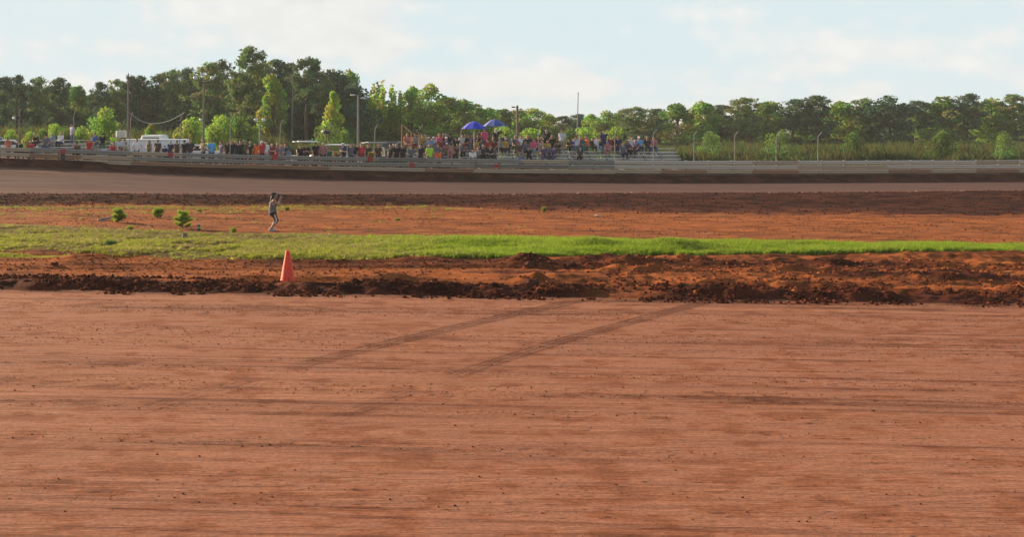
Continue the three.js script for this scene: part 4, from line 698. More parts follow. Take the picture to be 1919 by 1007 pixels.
function bodyShape(J, o = {}) {                            // J: joints; returns the pieces of a figure
  const fat = o.fat || 1, fem = o.fem ? 1 : 0, cell = o.cell || 0.03, N = J.neck, H = J.head, f = nrm(J.face || [0, 0, 1]), up = nrm(sub3(H, N)), sd = nrm(crs(up, f)), hp = (a, b, c) => add3(H, add3(mul3(sd, a), add3(mul3(up, b), mul3(f, c))));
  const s = [1, -1], mid = (a, b, t) => a.map((v, i) => lerp(v, b[i], t)), torso = [], arms = [], legs = [];
  torso.push(bone(add3(J.pelvis, [-0.075, 0, 0]), add3(J.pelvis, [0.075, 0, 0]), 0.115 * fat, 0.115 * fat), bone(J.pelvis, J.belly, 0.125 * fat, (0.115 - 0.01 * fem) * fat));
  torso.push(bone(add3(J.belly, [-0.05, 0, 0]), add3(J.chest, [-0.085, 0, 0]), 0.105 * fat, 0.115), bone(add3(J.belly, [0.05, 0, 0]), add3(J.chest, [0.085, 0, 0]), 0.105 * fat, 0.115));
  if (fat > 1.1) torso.push(bone(add3(J.belly, mul3(f, 0.05)), add3(J.belly, add3(mul3(f, 0.03), [0, 0.1, 0])), 0.15 * fat, 0.13));
  if (fem) for (const k of s) torso.push(bone(add3(J.chest, [k * 0.075, -0.04, 0.07]), add3(J.chest, [k * 0.075, -0.02, 0.05]), 0.065, 0.06));
  for (const i of [0, 1]) {
    const S = J.sh[i], E = J.el[i], W = J.wr[i], K = J.kn[i], A = J.an[i], Hi = J.hip[i], T = J.toe[i];
    torso.push(bone(mid(J.chest, N, 0.5), S, 0.075, 0.062));
    arms.push(bone(S, E, 0.055 * Math.sqrt(fat), 0.042), bone(E, W, 0.042, 0.028));
    legs.push(bone(Hi, K, 0.092 * Math.sqrt(fat), 0.060), bone(K, mid(K, A, 0.35), 0.055, 0.057), bone(mid(K, A, 0.35), A, 0.057, 0.038), bone(A, add3(A, [0, -0.03, 0]), 0.04, 0.04), bone(add3(A, [0, -0.04, 0]), T, 0.038, 0.03));
  }
  const neck = bone(mid(J.chest, N, 0.8), mid(N, H, 0.55), 0.062, 0.055), head = [bone(hp(0, 0.035, -0.022), hp(0, 0.03, 0.02), 0.088, 0.085), bone(hp(0, -0.02, 0.022), hp(0, -0.07, 0.042), 0.072, 0.048)];
  const face = [bone(hp(0, 0.012, 0.098), hp(0, -0.022, 0.118), 0.010, 0.016), bone(hp(-0.03, 0.028, 0.092), hp(0.03, 0.028, 0.092), 0.014, 0.014), bone(hp(-0.022, -0.058, 0.082), hp(0.022, -0.058, 0.082), 0.012, 0.012), bone(hp(-0.092, 0.02, -0.012), hp(-0.094, -0.022, -0.004), 0.018, 0.012), bone(hp(0.092, 0.02, -0.012), hp(0.094, -0.022, -0.004), 0.018, 0.012)];
  const pieces = [skin([...torso, neck, ...arms, ...legs, ...head], cell, 0.06)];
  pieces.push(skin([...head.map((b) => b.map((v, i) => i > 5 ? v + 0.002 : v)), neck, ...face], o.cell ? 0.007 : 0.011, 0.028));
  J.wr.forEach((W, i) => pieces.push(skin(handBones(W, J.hdir ? J.hdir[i] : sub3(W, J.el[i]), J.palm ? J.palm[i] : [i ? 1 : -1, 0, 0.3], i ? 1 : -1, J.curl ?? 0.7), o.cell ? 0.005 : 0.008, 0.012)));
  const grow = (list, k, cutT) => list.map((b) => { const q = b.slice(); q[6] += k; q[7] += k; return q; });
  const sleeve = (t) => [0, 1].map((i) => bone(J.sh[i], mid(J.sh[i], J.el[i], t), 0.055 * Math.sqrt(fat) + 0.026, 0.072));
  const torsoTop = [...grow(torso, 0.02)], hem = J.sit ? bone(add3(J.pelvis, [0, 0.05, 0]), J.belly, 0.15 * fat, 0.145 * fat) : bone(add3(J.pelvis, [0, -0.03, 0]), J.belly, 0.152 * fat, 0.14 * fat);
  const legOut = (k, full) => legs.filter((b, i) => i % 5 < (full ? 3 : 1)).map((b) => { const q = b.slice(); q[6] += k; q[7] += k; return q; });
  const hipBand = [bone(add3(J.pelvis, [-0.075, -0.02, 0]), add3(J.pelvis, [0.075, -0.02, 0]), 0.128 * fat, 0.128 * fat)];
  const hairCut = (x, y, z) => { const r = sub3([x, y, z], H), fr = r[0] * f[0] + r[1] * f[1] + r[2] * f[2], u = r[0] * up[0] + r[1] * up[1] + r[2] * up[2]; return Math.max(fr * 0.8 - u * 0.75 + 0.0, -u - 0.055); };
  const longCut = (x, y, z) => { const r = sub3([x, y, z], H), fr = r[0] * f[0] + r[1] * f[1] + r[2] * f[2], u = r[0] * up[0] + r[1] * up[1] + r[2] * up[2]; return fr * 0.85 - u * 0.55 - 0.005; };
  const dome = bone(hp(0, 0.04, -0.026), hp(0, 0.036, 0.012), 0.102, 0.095);
  return {
    body: merge(pieces), tee: skin([...torsoTop, hem, ...sleeve(o.sleeve || 0.62)], cell * 0.9, 0.05), tank: skin([...torsoTop.filter((b, i) => true), hem], cell * 0.9, 0.04, (x, y, z) => Math.abs(x - J.chest[0]) - 0.16 - 0.25 * Math.max(0, (N[1] - 0.1 - y))),
    trousers: skin([...hipBand, ...legOut(0.02, true)], cell * 0.9, 0.03), shorts: skin([...hipBand, ...legOut(0.028, false)], cell * 0.9, 0.03),
    hairShort: skin([dome], 0.014, 0.02, hairCut), hairLong: skin([dome, bone(hp(0, 0.0, -0.06), hp(0, -0.20, -0.075), 0.085, 0.05), bone(hp(-0.06, 0.0, -0.03), hp(-0.065, -0.15, -0.02), 0.045, 0.03), bone(hp(0.06, 0.0, -0.03), hp(0.065, -0.15, -0.02), 0.045, 0.03)], 0.014, 0.03, longCut),
    cap: merge([skin([bone(hp(0, 0.042, -0.024), hp(0, 0.042, 0.008), 0.107, 0.102)], 0.014, 0.02, (x, y, z) => 0.035 - (up[0] * (x - H[0]) + up[1] * (y - H[1]) + up[2] * (z - H[2]))), skin([bone(hp(-0.035, 0.045, 0.10), hp(-0.035, 0.035, 0.17), 0.016, 0.010), bone(hp(0.035, 0.045, 0.10), hp(0.035, 0.035, 0.17), 0.016, 0.010), bone(hp(0, 0.05, 0.10), hp(0, 0.04, 0.185), 0.016, 0.010)], 0.010, 0.05)]),
    shoes: merge([0, 1].map((i) => skin([bone(add3(J.an[i], [0, -0.035, -0.02]), J.toe[i], 0.05, 0.042)], 0.016, 0.02))), top: H[1] + 0.132,
  };
}
const standJ = () => ({ pelvis: [0, 0.95, 0], belly: [0, 1.08, 0.01], chest: [0, 1.27, 0], neck: [0, 1.46, 0], head: [0, 1.618, 0.02], sh: [[0.185, 1.41, 0], [-0.185, 1.41, 0]], el: [[0.25, 1.13, -0.03], [-0.25, 1.13, -0.03]], wr: [[0.25, 0.89, 0.06], [-0.25, 0.89, 0.06]], hip: [[0.09, 0.92, 0], [-0.09, 0.92, 0]], kn: [[0.105, 0.50, 0.02], [-0.105, 0.50, 0.02]], an: [[0.12, 0.09, 0], [-0.12, 0.09, 0]], toe: [[0.15, 0.035, 0.16], [-0.15, 0.035, 0.16]] });
const sitJ = () => ({ sit: 1, pelvis: [0, 0.56, -0.05], belly: [0, 0.70, -0.03], chest: [0, 0.89, -0.01], neck: [0, 1.08, 0.01], head: [0, 1.235, 0.05], sh: [[0.185, 1.03, 0], [-0.185, 1.03, 0]], el: [[0.24, 0.76, 0.06], [-0.24, 0.76, 0.06]], wr: [[0.15, 0.62, 0.25], [-0.15, 0.62, 0.25]], hip: [[0.09, 0.54, 0], [-0.09, 0.54, 0]], kn: [[0.15, 0.53, 0.43], [-0.15, 0.53, 0.43]], an: [[0.14, 0.09, 0.40], [-0.14, 0.09, 0.40]], toe: [[0.17, 0.035, 0.56], [-0.17, 0.035, 0.56]] });
const posed = (base, change) => Object.assign(base(), change);
const poses = {
  stand: standJ(),
  turned: posed(standJ, { face: [0.6, 0, 0.8], wr: [[0.20, 0.93, 0.12], [-0.26, 0.88, 0.02]] }),
  folded: posed(standJ, { el: [[0.26, 1.14, 0.06], [-0.26, 1.14, 0.06]], wr: [[-0.02, 1.19, 0.20], [0.04, 1.15, 0.22]], hdir: [[-1, 0.05, 0], [1, 0.05, 0]], palm: [[0, 0, -1], [0, 0, -1]] }),
  hips: posed(standJ, { el: [[0.36, 1.14, -0.08], [-0.36, 1.14, -0.08]], wr: [[0.20, 1.0, 0.03], [-0.20, 1.0, 0.03]], hdir: [[-0.6, -0.5, 0.6], [0.6, -0.5, 0.6]] }),
  brow: posed(standJ, { el: [[0.30, 1.42, 0.12], [-0.25, 1.13, -0.03]], wr: [[0.14, 1.60, 0.16], [-0.25, 0.89, 0.06]], hdir: [[-1, 0.2, 0], [0, -1, 0.2]], palm: [[0, -1, 0], [1, 0, 0]] }),
  rail: posed(standJ, { belly: [0, 1.06, 0.05], chest: [0, 1.22, 0.13], neck: [0, 1.38, 0.24], head: [0, 1.52, 0.31], sh: [[0.185, 1.33, 0.17], [-0.185, 1.33, 0.17]], el: [[0.25, 1.07, 0.30], [-0.25, 1.07, 0.30]], wr: [[0.10, 1.0, 0.5], [-0.10, 1.0, 0.5]], hdir: [[-0.6, -0.2, 0.8], [0.6, -0.2, 0.8]] }),
  sit: sitJ(),
  sitTurned: posed(sitJ, { face: [-0.6, 0, 0.8], wr: [[0.20, 0.62, 0.22], [-0.24, 0.60, 0.16]] }),
  sitLean: posed(sitJ, { belly: [0, 0.69, 0.02], chest: [0, 0.86, 0.11], neck: [0, 1.02, 0.20], head: [0, 1.16, 0.27], sh: [[0.185, 0.98, 0.15], [-0.185, 0.98, 0.15]], el: [[0.22, 0.70, 0.32], [-0.22, 0.70, 0.32]], wr: [[0.06, 0.66, 0.52], [-0.06, 0.66, 0.52]] }),
  sitBrow: posed(sitJ, { el: [[0.32, 0.96, 0.18], [-0.24, 0.76, 0.06]], wr: [[0.14, 1.16, 0.22], [-0.15, 0.62, 0.25]], hdir: [[-0.6, 0.7, 0], [0.3, -0.4, 1]] }),
  bend: posed(standJ, { pelvis: [0, 0.86, -0.14], belly: [0, 0.98, 0.0], chest: [0, 1.04, 0.17], neck: [0, 1.04, 0.37], head: [0, 1.0, 0.5], face: [0, -0.6, 0.8], sh: [[0.185, 1.08, 0.30], [-0.185, 1.08, 0.30]], el: [[0.25, 0.82, 0.36], [-0.25, 0.82, 0.36]], wr: [[0.14, 0.62, 0.46], [-0.14, 0.62, 0.46]], hip: [[0.09, 0.84, -0.12], [-0.09, 0.84, -0.12]], kn: [[0.12, 0.48, 0.06], [-0.12, 0.48, 0.06]] }),
};
const shapeCache = new Map();
function figure(pose, build) { const key = pose + build; if (!shapeCache.has(key)) shapeCache.set(key, bodyShape(poses[pose], { fat: build === 'big' ? 1.28 : build === 'fem' ? 0.92 : 1, fem: build === 'fem', sleeve: build === 'fem' ? 0.45 : 0.66 })); return shapeCache.get(key); }
const skinTones = [mat(0.50, 0.29, 0.20, 0.6), mat(0.42, 0.23, 0.15, 0.6), mat(0.24, 0.12, 0.075, 0.6), mat(0.56, 0.34, 0.25, 0.6)];
const clothMats = new Map(), clothOf = (c) => { const k = c.join(); if (!clothMats.has(k)) clothMats.set(k, mat(...c, 0.9)); return clothMats.get(k); };
const K = { black: [0.014, 0.014, 0.017], charcoal: [0.035, 0.036, 0.042], grey: [0.22, 0.22, 0.23], slate: [0.11, 0.12, 0.15], white: [0.74, 0.74, 0.76], pale: [0.50, 0.53, 0.58], navy: [0.02, 0.03, 0.09], blue: [0.05, 0.10, 0.34], sky: [0.10, 0.38, 0.72], steel: [0.20, 0.27, 0.38], red: [0.48, 0.03, 0.045], darkred: [0.20, 0.025, 0.04], coral: [0.50, 0.12, 0.10], pink: [0.70, 0.09, 0.20], rose: [0.40, 0.15, 0.16], orange: [0.86, 0.15, 0.025], neon: [0.40, 0.72, 0.05], yellow: [0.42, 0.27, 0.04], brown: [0.085, 0.05, 0.038], olive: [0.10, 0.095, 0.05], khaki: [0.34, 0.27, 0.18], tan: [0.40, 0.30, 0.21], green: [0.03, 0.12, 0.07], teal: [0.03, 0.12, 0.13], purple: [0.075, 0.06, 0.13], lilac: [0.19, 0.17, 0.24], denim: [0.07, 0.10, 0.17], palejeans: [0.26, 0.32, 0.40], hair: [0.025, 0.016, 0.012], brownhair: [0.08, 0.045, 0.025], blond: [0.42, 0.29, 0.13], redhair: [0.22, 0.07, 0.03], greyhair: [0.35, 0.34, 0.33] };
const seatAt = (x) => stands.find((s) => x >= s.x0 - 0.25 && x <= s.x1 + 0.25);
let who = 0;
// px: bearing; top: head top in the photo; dd: metres behind the rail for people on the ground
function person(px, top, pose, build, shirt, legs, hair, label, group, turn = null, dd = 0.75, opt = '') {
  const R = rng(7000 + who * 13), F3 = figure(pose, build), sit = pose.startsWith('sit'); who++;
  let d = wallD(atX(px, 99)) + dd, x = atX(px, d), y = height(x, d), s = 1;
  if (sit && opt !== 'ground') {
    let best = null;
    for (const st of stands) for (let i = 0; i < st.rows; i++) { const dr = st.d0 + ROW * i, xx = atX(px, dr); if (xx < st.x0 + 0.12 || xx > st.x1 - 0.12) continue; const yy = st.y0 + 0.45 + RISE * i, e = Math.abs(yy + 0.905 - atY(top, dr)); if (!best || e < best[0]) best = [e, dr, xx, yy]; }
    if (best) { d = best[1] - 0.02; x = best[2]; y = best[3] - 0.45; s = clamp((atY(top, d) - best[3]) / 0.905, opt === 'child' ? 0.5 : 0.9, 1.12); y = best[3] - 0.455 * s; }
  } else if (opt === 'stand') {                            // standing on a row of the stand
    let best = null;
    for (const st of stands) for (let i = 0; i < st.rows; i++) { const dr = st.d0 + ROW * i - 0.3, xx = atX(px, dr); if (xx < st.x0 || xx > st.x1) continue; const yy = st.y0 + (i ? RISE * i + 0.02 : 0), e = Math.abs(yy + F3.top - atY(top, dr)); if (!best || e < best[0]) best = [e, dr, xx, yy]; }
    if (best) { d = best[1]; x = best[2]; y = best[3]; s = clamp((atY(top, d) - y) / F3.top, 0.72, 1.1); }
  } else s = clamp((atY(top, d) - y) / F3.top, 0.45, 1.12);
  const ang = turn === null ? (R() - 0.5) * 1.3 - 0.25 : turn;
  const t = thing('person', label, 'person', x, y, -d, ang, group);
  t.scale.set(s * (0.97 + 0.06 * R()), s, s * (0.97 + 0.06 * R()));
  mesh('body', F3.body, skinTones[opt === 'dark' ? 2 : Math.floor(R() * 2.99) === 2 ? 3 : Math.floor(R() * 2)], t);
  mesh('shirt', opt === 'tank' ? F3.tank : F3.tee, clothOf(K[shirt]), t);
  const [lk, short] = legs.split(' '); mesh(short ? 'shorts' : 'trousers', short ? F3.shorts : F3.trousers, clothOf(K[lk]), t);
  mesh('shoes', F3.shoes, clothOf(K[R() < 0.5 ? 'charcoal' : 'pale']), t);
  const [hk, style] = hair.split(' '); if (style === 'cap') { mesh('cap', F3.cap, clothOf(K[hk]), t); mesh('hair', F3.hairShort, clothOf(K.hair), t); } else mesh('hair', style === 'long' ? F3.hairLong : F3.hairShort, clothOf(K[hk]), t);
  return t;
}
const G1 = 'spectators behind the guard rail', G2 = 'spectators seated on the long stands';
const along = [
  [16, 257, 'turned', 'fem', 'coral', 'darkred', 'hair long', 'dark-haired woman in a coral red top before the bright white car', , , 'tank'],
  [40, 264, 'sitLean', 'slim', 'black', 'black', 'hair', 'person in black crouching low beside the first fence post', , 0.8, 'ground'],
  [48, 243, 'sit', 'slim', 'neon', 'black', 'brownhair', 'seated man in a yellow-green shirt behind the first fence post'],
  [58, 261, 'sitLean', 'slim', 'red', 'charcoal', 'blond', 'person in a bright red shirt sitting low below the yellow-green shirt', , 0.8, 'ground'],
  [70, 251, 'sitLean', 'big', 'black', 'charcoal', 'grey cap', 'heavy man in black and a grey cap above the light blue cooler'],
  [87, 252, 'sit', 'slim', 'slate', 'denim', 'black cap', 'man in dark slate shirt and black cap, two seats from the man in white'],
  [99, 251, 'sitTurned', 'slim', 'steel', 'grey', 'greyhair', 'grey-haired man in blue grey shirt beside the man in white'],
  [115, 248, 'sit', 'big', 'white', 'navy', 'blond', 'seated blond man in a white shirt with dark trousers'],
  [136, 232, 'turned', 'slim', 'pale', 'denim', 'black cap', 'man standing tall on the stand in a pale shirt and jeans', , , 'stand'],
  [146, 265, 'sitLean', 'slim', 'brown', 'brown', 'brownhair', 'crouching person in brown at the feet of the tall standing man', , 0.8, 'ground'],
  [168, 260, 'turned', 'fem', 'red', 'darkred', 'brownhair long', 'woman in a red dress top at the edge of the family group'],
  [179, 249, 'sit', 'slim', 'blue', 'slate', 'brownhair', 'man in a blue shirt seated above the woman in red'],
  [176, 264, 'sit', 'fem', 'grey', 'darkred', 'blond', 'child in grey sitting beside the woman in red', , 0.9, 'ground'],
  [193, 250, 'sitTurned', 'slim', 'black', 'green', 'black cap', 'man in black with green trousers above the light blue chairs'],
  [213, 251, 'sitLean', 'slim', 'neon', 'denim', 'teal cap', 'man in yellow-green with a teal cap beside the slatted white box'],
  [214, 260, 'sit', 'slim', 'red', 'pale', 'hair', 'dark-haired child in red held in front of the yellow-green man', , 0.9, 'ground'],
  [224, 259, 'turned', 'slim', 'pale', 'khaki', 'greyhair', 'man in a pale shirt below the slatted white box'],
  [234, 267, 'bend', 'slim', 'tan', 'khaki', 'brownhair', 'stooping person in tan right before the thin wooden pole'],
  [257, 260, 'hips', 'fem', 'white', 'navy', 'redhair', 'red-haired woman in white with hands on hips'],
  [280, 263, 'folded', 'fem', 'olive', 'khaki', 'brownhair long', 'long-haired woman in an olive tank top with folded arms', , , 'tank'],
  [296, 262, 'stand', 'big', 'brown', 'khaki short', 'hair', 'broad man in a dark brown shirt before the white trailer'],
  [309, 273, 'stand', 'slim', 'navy', 'navy', 'hair', 'short dark-haired child in navy beside the broad man in brown'],
  [320, 264, 'turned', 'slim', 'navy', 'navy', 'greyhair', 'man in navy above the second red panel'],
  [332, 263, 'stand', 'slim', 'brown', 'brown', 'brownhair', 'man in a brown shirt next to the post with a small black box'],
  [346, 263, 'stand', 'slim', 'black', 'black', 'black cap', 'man in black half hidden by the broad man in charcoal'],
  [356, 260, 'hips', 'big', 'charcoal', 'pale short', 'brownhair', 'broad man in a charcoal shirt and pale shorts'],
  [381, 261, 'folded', 'fem', 'khaki', 'black', 'redhair long', 'woman with long red hair below the double floodlight pole'],
  [397, 261, 'turned', 'slim', 'sky', 'navy', 'hair', 'man in a bright sky blue shirt'],
  [415, 265, 'stand', 'fem', 'lilac', 'lilac', 'hair', 'woman in a lavender shirt between sky blue and black shirts'],
  [427, 265, 'turned', 'slim', 'black', 'black', 'hair', 'dark-haired person in black just before the fence post in the black-shirted group'],
  [434, 260, 'stand', 'slim', 'black', 'charcoal', 'brownhair', 'tall person in black right behind the fence post in the black-shirted group'],
  [442, 259, 'brow', 'slim', 'charcoal', 'charcoal', 'blond', 'fair-haired man in charcoal raising a hand to his brow'],
  [451, 260, 'stand', 'big', 'black', 'black', 'hair', 'heavy man in black in the middle of the black-shirted group'],
  [458, 260, 'turned', 'slim', 'olive', 'black', 'grey cap', 'man in a grey cap and olive shirt below the tallest pine'],
  [470, 265, 'stand', 'fem', 'black', 'black', 'blond', 'fair woman in black next to the orange shirt'],
  [479, 268, 'hips', 'fem', 'orange', 'orange', 'brownhair', 'person in a vivid orange shirt with hands on hips'],
  [491, 264, 'stand', 'slim', 'red', 'black', 'white cap', 'man in a red shirt and white cap next to the orange shirt'],
  [499, 261, 'turned', 'slim', 'white', 'pale', 'hair', 'man in a white T-shirt behind the red shirt'],
  [510, 269, 'folded', 'fem', 'darkred', 'darkred', 'blond', 'fair woman in dark plaid red above the small red flag'],
  [520, 268, 'stand', 'fem', 'rose', 'rose', 'blond long', 'woman in rose with raised pale arm beside the leaning post', , 1.1],
  [528, 271, 'turned', 'slim', 'lilac', 'slate', 'blond', 'fair-haired person in lilac just past the bent-topped post'],
  [534, 270, 'stand', 'slim', 'purple', 'slate', 'brownhair', 'person in purple between lilac and dark teal shirts', , 1.2],
  [542, 265, 'rail', 'slim', 'teal', 'slate', 'hair', 'man in dark teal leaning with his back to the golf cart'],
  [541, 279, 'stand', 'slim', 'steel', 'pale', 'hair', 'small child in light blue in front of the man in dark teal', , 0.6],
  [563, 272, 'stand', 'slim', 'black', 'black', 'hair', 'person in black at the front wheel of the white-roofed golf cart', , 1.0],
  [574, 270, 'folded', 'big', 'black', 'black', 'brownhair', 'stout person in black at the middle of the white-roofed golf cart', , 1.0],
  [592, 265, 'turned', 'slim', 'black', 'darkred', 'hair', 'tall man in black at the rear of the white-roofed golf cart', , 1.0],
  [606, 265, 'hips', 'slim', 'rose', 'black', 'greyhair', 'grey-haired person in a rose red shirt by the post with black floodlight'],
  [616, 278, 'stand', 'slim', 'green', 'charcoal', 'hair', 'child in dark green beside the rose red shirt'],
  [631, 279, 'bend', 'slim', 'yellow', 'red', 'blond', 'stooping fair child in yellow next to the navy shirt', , 0.7],
  [643, 264, 'folded', 'big', 'navy', 'navy', 'white cap', 'broad man in navy with a white cap'],
  [658, 265, 'turned', 'slim', 'slate', 'black', 'brownhair', 'man in slate grey between navy and black shirts'],
  [665, 265, 'stand', 'slim', 'black', 'pale short', 'hair', 'man in black with pale shorts below the street lamp'],
  [677, 267, 'stand', 'big', 'red', 'khaki short', 'brownhair', 'broad man in a red T-shirt with khaki shorts by the street lamp'],
  [690, 270, 'turned', 'slim', 'charcoal', 'black', 'hair', 'person in charcoal next to the broad man in red', , 1.1],
  [698, 279, 'bend', 'fem', 'yellow', 'yellow', 'hair', 'person in mustard yellow bending at the fence post by the grey cart', , 0.6],
  [709, 269, 'hips', 'fem', 'brown', 'denim', 'brownhair long', 'long-haired woman in brown with an arm bent, before the pickup'],
  [732, 270, 'stand', 'slim', 'black', 'denim', 'hair', 'man in black right after the grey pickup'],
  [738, 269, 'turned', 'slim', 'charcoal', 'charcoal', 'greyhair', 'grey-haired man in charcoal among men in black, by the pickup', , 1.2],
  [743, 267, 'stand', 'slim', 'black', 'black', 'grey cap', 'man in black with a grey cap just before the rusty stair rail'],
  [754, 271, 'stand', 'big', 'black', 'black', 'hair', 'stout person in black directly in front of the rusty upright'],
  [770, 273, 'turned', 'slim', 'slate', 'palejeans', 'brownhair', 'man in slate with pale jeans in front of the stair rail'],
  [788, 271, 'stand', 'slim', 'black', 'olive', 'hair', 'man in black and olive trousers beside the leaning post at the stair rail'],
  [805, 271, 'turned', 'slim', 'neon', 'slate short', 'blond', 'man in a yellow-green vest shirt and slate shorts in front of the first long stand'],
  [822, 282, 'rail', 'big', 'orange', 'charcoal', 'brownhair', 'stooping person in a vivid orange shirt in front of the first long stand'],
];
for (const [px, top, pose, build, shirt, legs, hair, label, turn = null, dd = 0.75, opt = ''] of along) person(px, top, pose, build, shirt, legs, hair, label, G1, turn, dd, opt);
